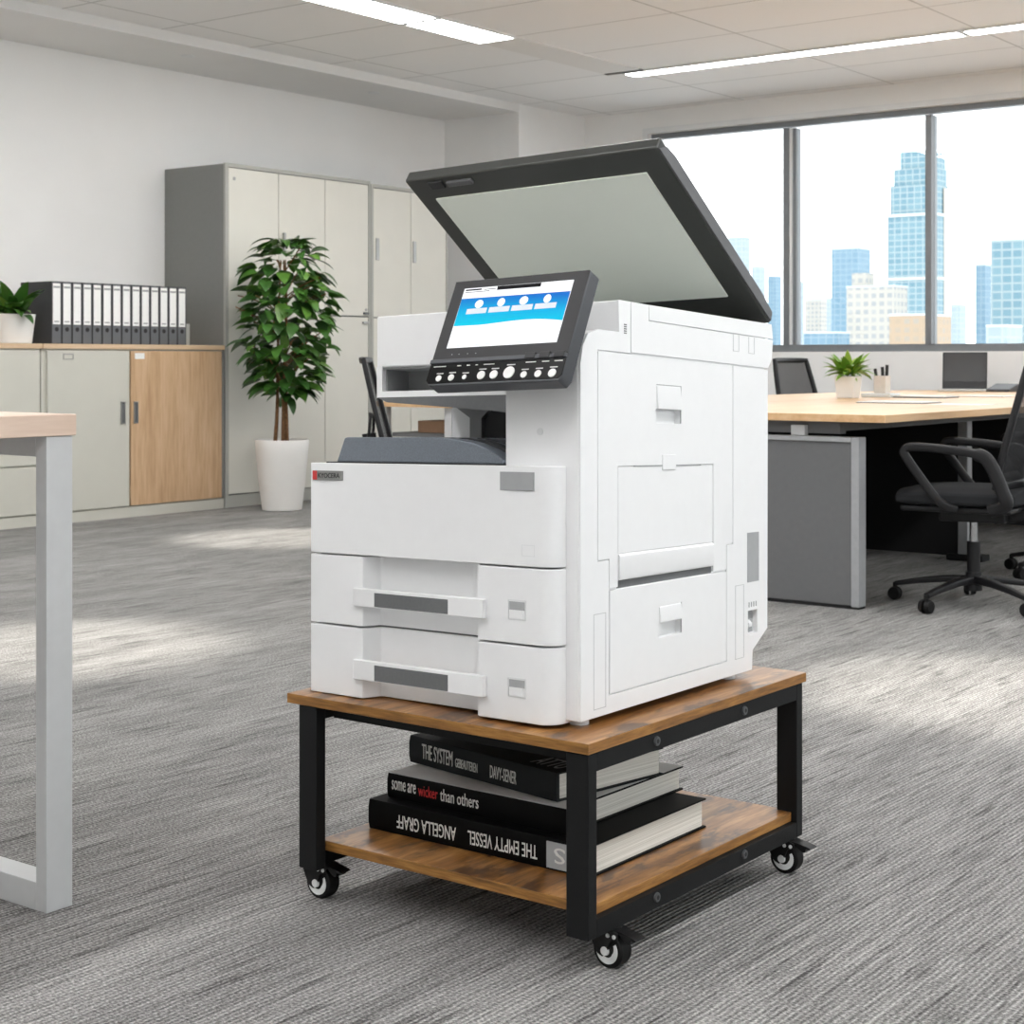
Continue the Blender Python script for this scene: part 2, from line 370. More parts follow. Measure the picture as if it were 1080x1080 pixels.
ORG = {}
def tag(o, label, cat, group=None, kind=None):
    if label: o['label'] = label
    if cat: o['category'] = cat
    if group: o['group'] = group
    if kind: o['kind'] = kind
    return o
def thing(name, label, cat, loc=(0, 0, 0), group=None, local=False, rotz=0.0):
    o = bpy.data.objects.new(name, None); COL.objects.link(o); o.empty_display_size = 0.05
    o.location = loc; o.rotation_euler = (0, 0, rotz); tag(o, label, cat, group)
    ORG[o] = Vector((0, 0, 0)) if local else Vector(loc)
    return o
def warp(v):
    """the copier's housing falls off slightly towards its back and rises to its right"""
    t = min(max((v.z - 0.376) / 0.6, 0), 1.2)
    return Vector((v.x, v.y, v.z + (0.012 + 0.02 * t) * (v.x + 1.505) - 0.058 * t * (v.y - 2.18)))
def P(name, bm, mat, parent=None, bevel=0.0, seg=2, angle=35, warped=False, label=None, kind=None, smooth=True, sub=0):
    org = ORG[parent] if parent else Vector((0, 0, 0))
    if warped:
        for v in bm.verts: v.co = warp(v.co)
    for v in bm.verts: v.co = v.co - org
    me = to_mesh(bm, name)
    o = bpy.data.objects.new(name, me); COL.objects.link(o)
    if isinstance(mat, (list, tuple)):
        for m_ in mat: me.materials.append(M[m_])
    else: me.materials.append(M[mat])
    if parent: o.parent = parent; ORG[o] = org
    if smooth and len(me.polygons):
        me.polygons.foreach_set('use_smooth', [True] * len(me.polygons)); me.set_sharp_from_angle(angle=math.radians(angle))
    if bevel:
        md = o.modifiers.new('bevel', 'BEVEL'); md.width = bevel; md.segments = seg; md.limit_method = 'ANGLE'; md.angle_limit = math.radians(38); md.harden_normals = True
    if sub:
        md = o.modifiers.new('sub', 'SUBSURF'); md.levels = sub; md.render_levels = sub
    if label: o['label'] = label
    if kind: o['kind'] = kind
    return o
def solo(name, bm, mat, label, cat, group=None, **kw):
    """a thing that is one mesh; its origin at the middle of its base"""
    xs = [v.co.x for v in bm.verts]; ys = [v.co.y for v in bm.verts]; zs = [v.co.z for v in bm.verts]
    c = Vector(((min(xs) + max(xs)) / 2, (min(ys) + max(ys)) / 2, min(zs)))
    for v in bm.verts: v.co -= c
    o = P(name, bm, mat, None, **kw); o.location = c
    return tag(o, label, cat, group)
def children(o): return [c for c in bpy.data.objects if c.parent == o]
def copy_tree(o, parent=None):
    c = o.copy(); COL.objects.link(c)
    if parent: c.parent = parent
    ORG[c] = ORG.get(o, Vector((0, 0, 0)))
    for ch in children(o): copy_tree(ch, c)
    return c
def struct(name, bm, mat, **kw):
    return P(name, bm, mat, None, kind='structure', **kw)

# ================================================================ THE ROOM
XL, YF, XR, YR, ZC, ZS = -8.587, 11.363, 2.8, -2.6, 3.01, 2.945
XC, YC = -7.815, 10.44
struct('floor', bx(XL - .2, XR + .2, YR - .2, YF + .2, -0.1, 0), 'carpet')
struct('ceiling', bx(XL - .2, XR + .2, YR - .2, YF + .2, ZC, ZC + 0.1), 'ceiling')
struct('wall_left', bx(XL - .2, XL, YR - .2, YF + .2, 0, ZC), 'wall')
struct('wall_rear', bx(XL, XR, YR - .2, YR, 0, ZC), 'wall')
bm = B(); WX0, WX1, WZ0, WZ1 = -7.19, 2.2, 1.035, 2.82
box(bm, XL, XR, YF, YF + .25, 0, WZ0); box(bm, XL, XR, YF, YF + .25, WZ1, ZC); box(bm, XL, WX0, YF, YF + .25, WZ0, WZ1); box(bm, WX1, XR, YF, YF + .25, WZ0, WZ1)
struct('wall_far', bm, 'wall', smooth=False)
bm = B(); RY0, RY1 = 0.6, 10.2
box(bm, XR, XR + .25, YR - .2, YF + .2, 0, 0.95); box(bm, XR, XR + .25, YR - .2, YF + .2, 2.82, ZC); box(bm, XR, XR + .25, YR - .2, RY0, .95, 2.82); box(bm, XR, XR + .25, RY1, YF + .2, .95, 2.82)
struct('wall_right', bm, 'wall', smooth=False)
struct('column', bx(XL, XC, YC, YF, 0, ZC), 'wall')
struct('trim_1', bx(XL, XC, YR, YC, ZS, ZC), 'soffit')

def window(name, ax, a0, a1, z0, z1, face, posts, sgn):
    """aluminium window: outer frame with mullions as parts and one pane of glass per light"""
    def bb(b_, p0, p1, d0, d1, q0, q1):
        if ax == 'x': box(b_, p0, p1, face + d0, face + d1, q0, q1)
        else: box(b_, face + d0, face + d1, p0, p1, q0, q1)
    f = B(); t = 0.055
    bb(f, a0, a1, .05, .13, z0, z0 + t); bb(f, a0, a1, .05, .13, z1 - t + .012, z1); bb(f, a0, a0 + .045, .05, .13, z0 + t, z1 - t + .012); bb(f, a1 - .045, a1, .05, .13, z0 + t, z1 - t + .012)
    r = struct(name, f, 'alu_dark'); ORG[r] = Vector((0, 0, 0))
    edges = [a0 + .045]
    for k, (p0, p1, double) in enumerate(posts):
        b_ = B()
        if double:
            w = (p1 - p0)
            bb(b_, p0, p0 + w * .46, .03, .14, z0 + t, z1 - t); bb(b_, p1 - w * .30, p1, .06, .14, z0 + t, z1 - t)
            mm = P('mullion', b_, 'alu_dark', r)
            w2 = B(); bb(w2, p0 + w * .46, p1 - w * .30, .045, .13, z0 + t, z1 - t); P('mullion_strip', w2, 'alu_light', mm, label='white strip')
        else:
            bb(b_, p0, p1, .03, .14, z0 + t, z1 - t); P('mullion', b_, 'alu_dark', r)
        edges += [p0, p1]
    edges.append(a1 - .045)
    for e0, e1 in zip(edges[::2], edges[1::2]):
        g = B(); bb(g, e0, e1, .085, .091, z0 + t, z1 - t + .012); P('pane', g, 'glass', r)
    return r
window('window_1', 'x', WX0, WX1, WZ0, WZ1, YF, [(-5.976, -5.879, True), (-4.818, -4.772, False), (-3.70, -3.60, True), (-2.55, -2.50, False), (-1.42, -1.32, True), (-0.25, -0.20, False), (.88, .98, True)], 1)
window('window_2', 'y', RY0, RY1, .95, 2.82, XR, [(2.5, 2.56, False), (4.4, 4.46, False), (6.3, 6.36, False), (8.2, 8.26, False)], 1)
bm = B(); box(bm, WX0 - .045, WX0, YF - .015, YF, WZ0 - .0, WZ1 + .045); box(bm, WX0, WX1, YF - .015, YF, WZ1, WZ1 + .045)
struct('trim_2', bm, 'alu_light')
# flush panel that carries on the line of the first lamp, with a dark slot at its end
struct('trim_3', bx(-6.50, -6.20, 8.262, 9.68, ZC - .008, ZC), 'tile_strip')
struct('trim_4', bx(-6.50, -6.20, 9.69, 9.735, ZC - .010, ZC), 'dark_slot')

# ceiling lamps: recessed line lamps, each a frame and a glowing diffuser
def lamp(x0, x1, y0, y1, label, group=None):
    t = thing('ceiling_light', label, 'ceiling light', ((x0 + x1) / 2, (y0 + y1) / 2, ZC), group)
    b_ = B(); w = .012
    box(b_, x0, x1, y0, y0 + w, ZC - .014, ZC); box(b_, x0, x1, y1 - w, y1, ZC - .014, ZC); box(b_, x0, x0 + w, y0 + w, y1 - w, ZC - .014, ZC); box(b_, x1 - w, x1, y0 + w, y1 - w, ZC - .014, ZC)
    P('lamp_frame', b_, 'alu_light', t)
    P('diffuser', bx(x0 + w, x1 - w, y0 + w, y1 - w, ZC - .011, ZC - .002), 'light', t)
    return t
lamp(-6.50, -6.20, 7.512, 8.255, 'last lit segment of the wide ceiling lamp above the tall cabinets')
lamp(-6.50, -6.20, 6.02, 7.488, 'segment of the wide ceiling lamp cut by the top of the picture')
lamp(-6.38, -3.905, 9.735, 9.905, 'long thin ceiling lamp running parallel to the windows')
lamp(-3.885, -1.41, 9.735, 9.905, 'thin ceiling lamp segment beside the top right edge above the windows')
# unseen lamps added to brighten the room and the copier's front
for (x0, x1, y0, y1) in ((-3.1, -2.8, -1.9, 1.4), (-.2, .1, -2.0, .8), (-6.5, -6.2, -1.4, 1.4), (-6.5, -6.2, 2.5, 5.2), (-3.1, -2.8, 3.4, 6.4), (-.2, .1, 1.2, 4.2), (-.2, .1, 5.2, 8.2)):
    lamp(x0, x1, y0, y1, 'added ceiling lamp out of view that brightens the office', 'added fill lamps out of view')
for (x, y, w) in ((-8.09, 7.217, 'nearer to the picture edge, above the binders'), (-8.10, 9.033, 'above the double-door tall cabinet near the column')):
    t = thing('downlight', 'small round recessed downlight in the white soffit, ' + w, 'downlight', (x, y, ZS))
    b_ = B(); lathe(b_, [(.030, -.004), (.045, -.004), (.047, 0), (.030, 0)], (x, y, ZS), 24); P('ring', b_, 'alu_light', t)
    b_ = B(); cyl(b_, (x, y, ZS - .003), (x, y, ZS), .030); P('bulb', b_, 'down', t)

# ================================================================ THE CART
cart = thing('rolling_cart', 'low two-tier rolling cart of rustic brown boards and black steel carrying the copier', 'cart', (-1.767, 2.47, 0))
CX0, CX1, CY0, CY1 = -2.068, -1.442, 2.106, 2.828
def board(name, x0, x1, y0, y1, z0, z1):
    b_ = bx(x0, x1, y0, y1, z0, z1); b_.faces.ensure_lookup_table()
    for f in b_.faces:
        n = f.normal; f.normal_update(); n = f.normal
        f.material_index = 0 if abs(n.z) > .5 else (1 if abs(n.y) > .5 else 2)
    return P(name, b_, ('rustic', 'rustic_edge', 'rustic_edge_y'), cart, bevel=.0015)
board('top_board', CX0 - .027, CX1 + .002, CY0 - .003, CY1 + .012, .3560, .3735)
board('shelf_board', CX0 + .022, CX1 - .012, CY0 + .030, CY1 - .012, .094, .112)
LW = .043
for sx, x0, x1 in ((0, CX0, CX0 + LW), (1, CX1 - LW, CX1)):
    # one welded side frame: two flat legs with a top and a bottom rail
    for y0 in (CY0, CY1 - .024): P('leg', bx(x0, x1, y0, y0 + .024, .065, .3555), 'black_steel', cart, bevel=.002)
    s0, s1 = (x0, x0 + .024) if sx == 0 else (x1 - .0245, x1 - .0005)
    r_ = B(); box(r_, s0, s1, CY0 + .024, CY1 - .024, .326, .3555); P('top_rail', r_, 'black_steel', cart)
    r_ = B(); box(r_, s0, s1, CY0 + .024, CY1 - .024, .065, .0935); P('bottom_rail', r_, 'black_steel', cart)
    bxx = x1 if sx else x0; d = 1 if sx else -1
    for y, z in ((2.305, .341), (2.601, .341), (2.305, .083), (2.601, .083)):
        k = B(); cyl(k, (bxx - d * .003, y, z), (bxx + d * .003, y, z), .0085, .0075, 20); bo = P('bolt', k, 'bolt', cart)
        k = B(); cyl(k, (bxx + d * .0028, y, z), (bxx + d * .0034, y, z), .004, .004, 6); P('hex_socket', k, 'ink', bo)
for y0 in (CY0 + .045, CY1 - .055):
    P('cross_rail', bx(CX0 + LW, CX1 - LW, y0, y0 + .022, .330, .3555), 'black_steel', cart)
    if y0 > 2.5: P('cross_rail', bx(CX0 + LW, CX1 - LW, y0, y0 + .022, .068, .0935), 'black_steel', cart)
def caster(cx, cy, ang):
    """twin-disc castor: wheel with white dished face, forked housing, brake pedal; rolls along local x"""
    R = .029; rot = Matrix.Translation((cx, cy, 0)) @ Matrix.Rotation(ang, 4, 'Z')
    h = B(); cyl(h, (0, 0, .058), (0, 0, .0655), .017, .017, 20)
    prof = [(-.034, .061), (.014, .0635), (.026, .060), (.024, .050), (.012, .047), (.007, .036), (.004, .024), (-.006, .018), (-.016, .022), (-.025, .036), (-.031, .050)]
    for s in (-1, 1): prism(h, prof, 'y', s * .0165 - .0014, s * .0165 + .0014)
    prism(h, [(-.034, .061), (.014, .0635), (.024, .0605), (.022, .0585), (-.031, .0575)], 'y', -.0165, .0165)
    c = P('caster', place(h, rot), 'black_plastic', cart, bevel=.0008)
    ox = .002
    w = B(); cyl(w, (ox, -.0145, R), (ox, .0145, R), R, R, 40)
    P('wheel', place(w, rot), 'rubber', c, bevel=.004, seg=3)
    for s in (-1, 1):
        d_ = B(); yy = s * .0150
        # crescent shaped pale disc face round the hub
        an = [math.radians(178 + i * 9.5) for i in range(24)]
        pts_o = [(ox + R * .74 * math.cos(t), R + R * .74 * math.sin(t)) for t in an]
        pts_i = [(ox + R * (.40 + .2 * max(0, (i - 17) / 7)) * math.cos(t), R + R * (.40 + .2 * max(0, (i - 17) / 7)) * math.sin(t)) for i, t in enumerate(an)]
        prism(d_, pts_o + pts_i[::-1], 'y', yy - .0008, yy + .0008)
        cyl(d_, (ox - .003, s * .0150, R - .001), (ox - .003, s * .0190, R - .001), R * .27, R * .24, 20)
        P('wheel_disc', place(d_, rot), 'wheel_white', c)
        d_ = B()
        for qx, qz in ((.006, .0545), (.0185, .0545)): cyl(d_, (qx, s * .0165, qz), (qx, s * .0192, qz), .0038, .0034, 14)
        P('rivet', place(d_, rot), 'wheel_white', c)
    p_ = B(); prism(p_, [(.008, .0635), (.030, .062), (.052, .058), (.058, .0555), (.056, .053), (.048, .054), (.046, .047), (.041, .046), (.034, .050), (.026, .056), (.008, .058)], 'y', -.0135, .0135)
    P('brake_pedal', place(p_, rot), 'black_plastic', c, bevel=.001)
caster(-1.456, 2.192, math.radians(-4)); caster(-2.062, 2.160, math.radians(0)); caster(-1.460, 2.795, math.radians(0)); caster(-2.066, 2.775, math.radians(-20))

# ================================================================ THE COPIER
cop = thing('office_copier', 'large white multifunction copier with raised scanner lid standing on the rolling cart', 'copier', (-1.79, 2.47, .3735))
XS = -1.505                                        # plane of the right-hand side
def W(name, bm, mat, parent=None, **kw): return P(name, bm, mat, parent or cop, warped=True, **kw)
prof = [(2.19, .385), (2.745, .385), (2.7475, .425), (2.8056, .462), (2.8056, .7985), (2.19, .7985)]
W('lower_body', prism(B(), prof, 'x', -2.055, -1.657), 'white_plastic_b', bevel=.004)
cutR = [(-1.53, -1.4, 2.4042, 2.4858, .8725, .8975), (-1.53, -1.4, 2.4125, 2.4881, .4925, .519), (-1.516, -1.4, 2.7291, 2.7649, .459, .505)]
bm = prism(B(), [(2.1747, .386), (2.7449, .386), (2.7475, .425), (2.8056, .462), (2.8056, .989), (2.29, .989), (2.285, 1.0225), (2.2265, 1.0225), (2.196, 1.014), (2.181, .995), (2.1747, .965)], 'x', -1.6565, XS - .0042)
W('side_column', cut(bm, cutR), 'white_plastic', bevel=.0025)
# skin of the right-hand side, its seams left open between the covers
def skin(poly): return prism(B(), poly, 'x', XS - .006, XS)
W('side_cover', cut(skin([(2.1765, .386), (2.1755, .965), (2.182, .995), (2.197, 1.015), (2.2265, 1.024), (2.2885, 1.024), (2.2870, 1.078), (2.3236, 1.0785), (2.3236, .990), (2.2243, .990), (2.2243, .6415), (2.2580, .6415), (2.2580, .4163), (2.6490, .4163), (2.6490, .6418), (2.6728, .6418), (2.6728, .989), (2.8078, .989), (2.8056, .4621), (2.7475, .425), (2.7449, .386)]), cutR), 'white_plastic', bevel=.0007, seg=1)
W('scanner_cover', skin([(2.3258, .9918), (2.8085, .9918), (2.8228, 1.011), (2.8283, 1.0513), (2.3806, 1.0498), (2.3806, 1.0785), (2.3258, 1.0785)]), 'white_plastic', bevel=.0007, seg=1)
W('scanner_cover', skin([(2.3820, 1.0787), (2.8228, 1.0834), (2.8283, 1.0530), (2.3820, 1.0515)]), 'white_plastic', bevel=.0007, seg=1)
door = W('side_door', cut(skin([(2.2262, .9882), (2.6708, .9882), (2.6708, .6440), (2.6472, .6440), (2.6472, .5945), (2.6003, .5945), (2.6003, .7984), (2.2850, .7984), (2.2850, .5945), (2.2600, .5945), (2.2600, .6434), (2.2262, .6434)]), cutR[:1]), 'white_plastic', bevel=.0007, seg=1)
def flap(zt, zb, y0, y1, par):
    b_ = prism(B(), [(XS - .003, zt), (XS + .001, zt), (XS + .004, zb + .004), (XS + .0035, zb), (XS - .003, zb)], 'y', y0, y1)
    W('handle', b_, 'white_plastic', par, bevel=.001)
flap(.9385, .8975, 2.4055, 2.4845, door)
W('handle_edge', bx(XS - .001, XS + .0006, 2.4852, 2.4868, .8735, .9405), 'mid_grey', door)
W('handle_edge', bx(XS - .001, XS + .0006, 2.4055, 2.4868, .9398, .9412), 'mid_grey', door)
W('handle_recess', bx(XS - .016, XS - .013, 2.40, 2.49, .868, .902), 'white_plastic', door)
byp = W('bypass_tray', bx(XS - .006, XS - .0004, 2.2868, 2.5982, .6505, .7966), 'white_plastic', door, bevel=.0008, seg=1)
W('tray_edge', prism(B(), [(XS - .006, .604), (XS + .002, .606), (XS + .004, .612), (XS + .003, .646), (XS, .650), (XS - .006, .650)], 'y', 2.2868, 2.5975), 'white_plastic', byp, bevel=.001)
W('latch', bx(XS - .001, XS + .0016, 2.424, 2.468, .7895, .8170), 'white_plastic', byp, bevel=.001)
W('slot', bx(XS - .001, XS + .0005, 2.335, 2.555, .7964, .7986), 'mid_grey', byp)
W('painted_gap_shade', bx(XS - .0050, XS - .0036, 2.287, 2.598, .592, .608), 'handle_grey', door)  # grey strip imitates the shade in the slit below the tray
ld = W('lower_door', cut(skin([(2.2612, .5905), (2.6468, .5905), (2.6468, .4185), (2.2612, .4185)]), cutR[1:2]), 'white_plastic', bevel=.0007, seg=1)
flap(.5475, .519, 2.414, 2.4865, ld)
W('handle_edge', bx(XS - .001, XS + .0006, 2.4866, 2.4882, .494, .549), 'mid_grey', ld)
W('handle_recess', bx(XS - .016, XS - .013, 2.41, 2.49, .489, .522), 'white_plastic', ld)
for y0, y1, z0, z1 in ((2.2127, 2.2487, .399, .556), (2.6804, 2.7127, .4155, .560)):
    g_ = B(); w = .0011
    box(g_, XS - .001, XS + .0004, y0, y1, z0, z0 + w); box(g_, XS - .001, XS + .0004, y0, y1, z1 - w, z1); box(g_, XS - .001, XS + .0004, y0, y0 + w, z0, z1); box(g_, XS - .001, XS + .0004, y1 - w, y1, z0, z1)
    W('cover_outline', g_, 'outline')
W('rating_plate', bx(XS - .001, XS + .0008, 2.7255, 2.7698, .5620, .6605), 'mid_grey', label='grey plate')
b_ = bx(XS - .013, XS - .010, 2.728, 2.766, .458, .506); sk = W('power_socket', b_, 'mid_grey')
W('rocker_switch', prism(B(), [(XS - .010, .468), (XS - .004, .472), (XS - .004, .479), (XS - .010, .485)], 'y', 2.740, 2.752), 'white_plastic', sk, bevel=.001)
g_ = B()
for k in range(4): box(g_, XS - .001, XS + .0004, 2.731 + k * .009, 2.7345 + k * .009, .512, .522)
W('pictogram', g_, 'mid_grey', sk)
for y0, y1, z0, z1 in ((2.672, 2.694, 1.0175, 1.0505), (2.731, 2.753, 1.0170, 1.0502)):
    g_ = B(); w = .0011
    box(g_, XS - .001, XS + .0004, y0, y1, z0, z0 + w); box(g_, XS - .001, XS + .0004, y0, y0 + w, z0, z1); box(g_, XS - .001, XS + .0004, y1 - w, y1, z0, z1)
    W('clip', g_, 'outline')
g_ = B()
for k in range(5): box(g_, XS - .001, XS + .0005, 2.303, 2.311, 1.0225 + k * .0036, 1.0225 + k * .0036 + .002)
W('vent', g_, 'handle_grey')
# feet
for x, y in ((-1.535, 2.215), (-1.535, 2.70), (-2.02, 2.215), (-2.02, 2.70)):
    zt = .386 + .012 * (x + 1.505)
    f_ = B(); cyl(f_, (x, y, .3735), (x, y, zt + .004), .016, .017, 20); P('foot', f_, 'white_plastic_b', cop)
# front: cover and the two paper drawers
def front(recess):
    p = [(-2.073, 2.20), (-2.073, 2.143), (-2.071, 2.14)]
    if recess: p += [(-1.9505, 2.14), (-1.946, 2.1405), (-1.932, 2.172), (-1.926, 2.175), (-1.728, 2.175), (-1.715, 2.174), (-1.701, 2.166), (-1.690, 2.143), (-1.684, 2.14)]
    p += [(-1.563, 2.14)]
    for i in range(1, 7):
        a = math.radians(90 * i / 6); p.append((-1.563 + .030 * math.sin(a), 2.172 - .032 * math.cos(a)))
    p += [(-1.533, 2.20)]
    return p
fc = W('front_cover', prism(B(), front(False), 'z', .6352, .7985), 'white_plastic', bevel=.0015)
bd = W('badge', bx(-2.0643, -1.9919, 2.1375, 2.1405, .7672, .7846), 'badge', fc, bevel=.0004, seg=1, label='grey badge with red end')
W('badge_mark', bx(-2.0640, -2.0535, 2.1368, 2.1376, .7680, .7842), 'red', bd)
tb = text('KYOCERA', .01, .052, .0006, .0088)
place(tb, frame_mat((-2.0505, 2.1372, .7715), (1, 0, 0), (0, 0, 1), (0, -1, 0)))
W('badge_lettering', tb, 'ink', bd, smooth=False)
W('name_plate', bx(-1.6402, -1.5713, 2.1378, 2.1405, .7585, .7888), 'mid_grey', fc, bevel=.0004, seg=1, label='plain grey plate')
g_ = B(); w = .0009
for a in ((-1.5965, -1.5705, .652, .652 + w), (-1.5965, -1.5705, .6705 - w, .6705), (-1.5965, -1.5965 + w, .652, .6705), (-1.5705 - w, -1.5705, .652, .6705)): box(g_, a[0], a[1], 2.1396, 2.1404, a[2], a[3])
W('release_button', g_, 'white_plastic_b', fc)
for z0, z1, h0, h1, i0, i1 in ((.5085, .6322, .5455, .5770, .547, .580), (.3810, .5050, .4155, .4500, .4206, .4524)):
    d_ = W('paper_drawer', prism(B(), front(True), 'z', z0, z1), 'white_plastic', bevel=.0015)
    hb = prism(B(), [(-1.963, 2.134), (-1.957, 2.131), (-1.676, 2.129), (-1.670, 2.131), (-1.670, 2.1435), (-1.963, 2.1435)], 'z', h0, h1)
    hd = W('handle', hb, 'white_plastic', d_, bevel=.0012)
    il = B(); fn = lambda u, v, n: (u, 2.131 - .002 * (u + 1.957) / .281 - n, v)
    fbox(il, fn, -1.9097, -1.7437, h0 + .0020, h1 - .0050, -.002, .0004); W('handle_inlay', il, 'handle_grey', hd, label='dark grey inlay')
    g_ = B(); w = .0012; x0, x1 = -1.6245, -1.5889
    for a in ((x0, x1, i0, i0 + w), (x0, x1, i1 - w, i1), (x0, x0 + w, i0, i1), (x1 - w, x1, i0, i1)): box(g_, a[0], a[1], 2.1390, 2.1400, a[2], a[3])
    ind = W('paper_gauge', g_, 'white_plastic_b', d_)
    W('gauge_window', bx(x0 + .003, x1 - .0012, 2.1388, 2.1404, i0 + .0165, i1 - .003), 'mid_grey', ind)
    W('gauge_card', bx(x0 + .004, x1 - .004, 2.1380, 2.1404, i0 + .003, i0 + .0165), 'white_plastic', ind)
    W('drawer_gap', bx(-2.068, -1.534, 2.180, 2.195, z1 - .001, z1 + .004), 'handle_grey', d_)
# output tray and the cavity above it
W('tray_base', bx(-2.052, -1.6575, 2.160, 2.50, .7975, .8005), 'tray_dark')
ot = W('output_tray', prism(B(), [(-2.034, .8003), (-2.015, .8440), (-2.008, .8455), (-1.80, .8455), (-1.760, .8425), (-1.72, .8355), (-1.685, .8240), (-1.6575, .8085), (-1.6575, .8003)], 'y', 2.168, 2.498), 'tray', bevel=.002)
for k in range(2):
    y0 = 2.200 + k * .05
    W('tray_rib', prism(B(), [(-1.775, .845), (-1.72, .8400), (-1.685, .8300), (-1.6575, .8150), (-1.6575, .806), (-1.685, .821), (-1.72, .8320), (-1.78, .8420)], 'y', y0, y0 + .022), 'tray_dark', ot)
W('rear_wall', bx(-2.035, -1.6565, 2.50, 2.790, .795, .915), 'white_plastic_b')
W('exit_panel', bx(-1.912, -1.6565, 2.445, 2.50, .80, .912), 'tray_dark')
W('exit_bracket', prism(B(), [(-1.985, .914), (-1.880, .914), (-1.912, .885), (-1.912, .80), (-1.940, .80), (-1.940, .886)], 'y', 2.435, 2.452), 'grey_plastic')
W('guide_arm', prism(B(), [(-1.72, .903), (-1.6565, .903), (-1.6565, .853), (-1.662, .860), (-1.678, .893), (-1.72, .896)], 'y', 2.29, 2.31), 'grey_plastic')
# scanner unit
sc = W('scanner_unit', bx(-2.045, XS - .004, 2.2885, 2.80, .980, 1.0782), 'white_plastic', bevel=.003)
W('scanner_bed', bx(-2.03, XS - .01, 2.33, 2.815, 1.078, 1.0805), 'mid_grey', sc)
W('slot_post', bx(-2.045, -2.032, 2.2885, 2.78, .922, .981), 'white_plastic', sc)
W('slot_lip', bx(-2.032, -1.656, 2.2885, 2.40, .922, .934), 'white_plastic', sc)
W('slot_back', bx(-2.032, -1.656, 2.36, 2.78, .922, .981), 'grey_plastic', sc)
W('slot_cheek', bx(-2.032, -2.028, 2.300, 2.36, .934, .980), 'grey_plastic', sc)
W('slot_ceiling', bx(-2.032, -1.656, 2.292, 2.36, .976, .9805), 'grey_plastic', sc)
W('underside', prism(B(), [(-2.043, .9225), (-1.656, .9225), (-1.656, .880), (-1.76, .893), (-1.90, .904), (-2.02, .913)], 'y', 2.2880, 2.78), 'handle_grey', sc)
# lid: hinged at the back, opened about 33 degrees
HY, HZ, VY, VZ = 2.82, 1.084, -.836, .548
LF = lambda u, v, n: (u, HY + v * VY + n * .548, HZ + v * VZ + n * .836)
bm = fbox(B(), LF, -2.0825, -1.507, 0.0, .4915, 0, .026)
lid = W('scanner_lid', bm, 'lid', bevel=.005, seg=3, label='raised dark lid')
b_ = prism(B(), [(0.004, .004), (.487, .002), (.470, .022), (.440, .0275), (.06, .0275), (.01, .022)], 'z', -1.5085, -1.504)
for v in b_.verts:
    a, c, z = v.co.x, v.co.y, v.co.z; v.co = Vector(LF(z, a, c))
W('lid_edge', b_, 'lid_side', lid, bevel=.001, label='lighter grey edge')
W('platen_sheet', fbox(B(), LF, -2.0395, -1.556, .091, .437, -.003, .001), 'platen', lid, bevel=.001, label='pale green white sheet')
W('grip', fbox(B(), LF, -1.985, -1.925, .466, .4785, -.006, .001), 'lid_side', lid, bevel=.002)
W('grip', fbox(B(), LF, -2.030, -1.995, .462, .482, -.004, .001), 'panel_face', lid, bevel=.002)
for u in (-2.0, -1.58):
    W('hinge', fbox(B(), LF, u - .03, u + .03, -.004, .02, -.012, .012), 'panel_face', lid, bevel=.002)
# control panel: own tilted frame
TL = Vector((-1.7588, 2.17, 1.104)); PU = Vector((.9991, 0, .0425)); PV = Vector((.0376, -.4667, -.8836)); PN = Vector((-.0198, -.8844, .4662))
PF = lambda a, b, n: TL + PU * a + PV * b + PN * n
def Q(name, bm, mat, parent=None, **kw): return P(name, bm, mat, parent or cop, **kw)
poly = [(0.003, 0), (.2755, 0), (.2785, .004), (.2785, .190), (.272, .2005), (.010, .2005), (0.0, .190), (0, .003)]
def panel_prism(poly, n0, n1):
    b_ = B(); v0 = [b_.verts.new(PF(a, b, n0)) for a, b in poly]; v1 = [b_.verts.new(PF(a, b, n1)) for a, b in poly]; n = len(poly)
    b_.faces.new(v0); b_.faces.new(v1)
    for i in range(n): b_.faces.new((v0[i], v0[(i + 1) % n], v1[(i + 1) % n], v1[i]))
    bmesh.ops.recalc_face_normals(b_, faces=b_.faces[:]); return b_
cp = Q('control_panel', panel_prism(poly, -.028, 0), 'panel_shell', bevel=.004, seg=3)
Q('panel_arm', bx(-1.70, -1.60, 2.16, 2.30, .99, 1.045), 'panel_face', cp)
Q('panel_face', panel_prism([(.0015, .0015), (.2770, .0015), (.2770, .152), (.0015, .152)], -.002, .0008), 'panel_face', cp, bevel=.0006)
Q('ridge', panel_prism([(0.0005, .1525), (.2775, .1525), (.2775, .1605), (.0005, .1605)], -.002, .004), 'panel_shell', cp, bevel=.0015)
for a in (.197, .2255, .2540): Q('key', panel_prism([(a, .1495), (a + .020, .1495), (a + .020, .1600), (a, .1600)], 0, .0052), 'panel_face', cp, bevel=.001)
Q('button_strip', panel_prism([(.0015, .1615), (.2770, .1615), (.2770, .190), (.271, .1965), (.008, .1965), (.0015, .190)], -.002, .001), 'gloss_black', cp, bevel=.0005)
for (a, b, r, w) in ((.0279, .1905, .0056, 1), (.0543, .1900, .0060, 1), (.0823, .1902, .0044, 1), (.1161, .1880, .0078, 1), (.1418, .1880, .0078, 1), (.1719, .1855, .0108, 1), (.2027, .1905, .0060, 1), (.2305, .1902, .0064, 1), (.2580, .1900, .0074, 1)):
    Q('button', disc_plate(B(), PF, a, b - .003, r, 0, .0026, 22), 'button', cp, bevel=.0008)
    g_ = B(); hw = .0055 + r * .25
    fbox(g_, PF, a - hw, a + hw, b - .003 - r - .0042, b - .003 - r - .0024, 0, .0013)
    Q('button_caption', g_, 'letter', cp)
g_ = B()
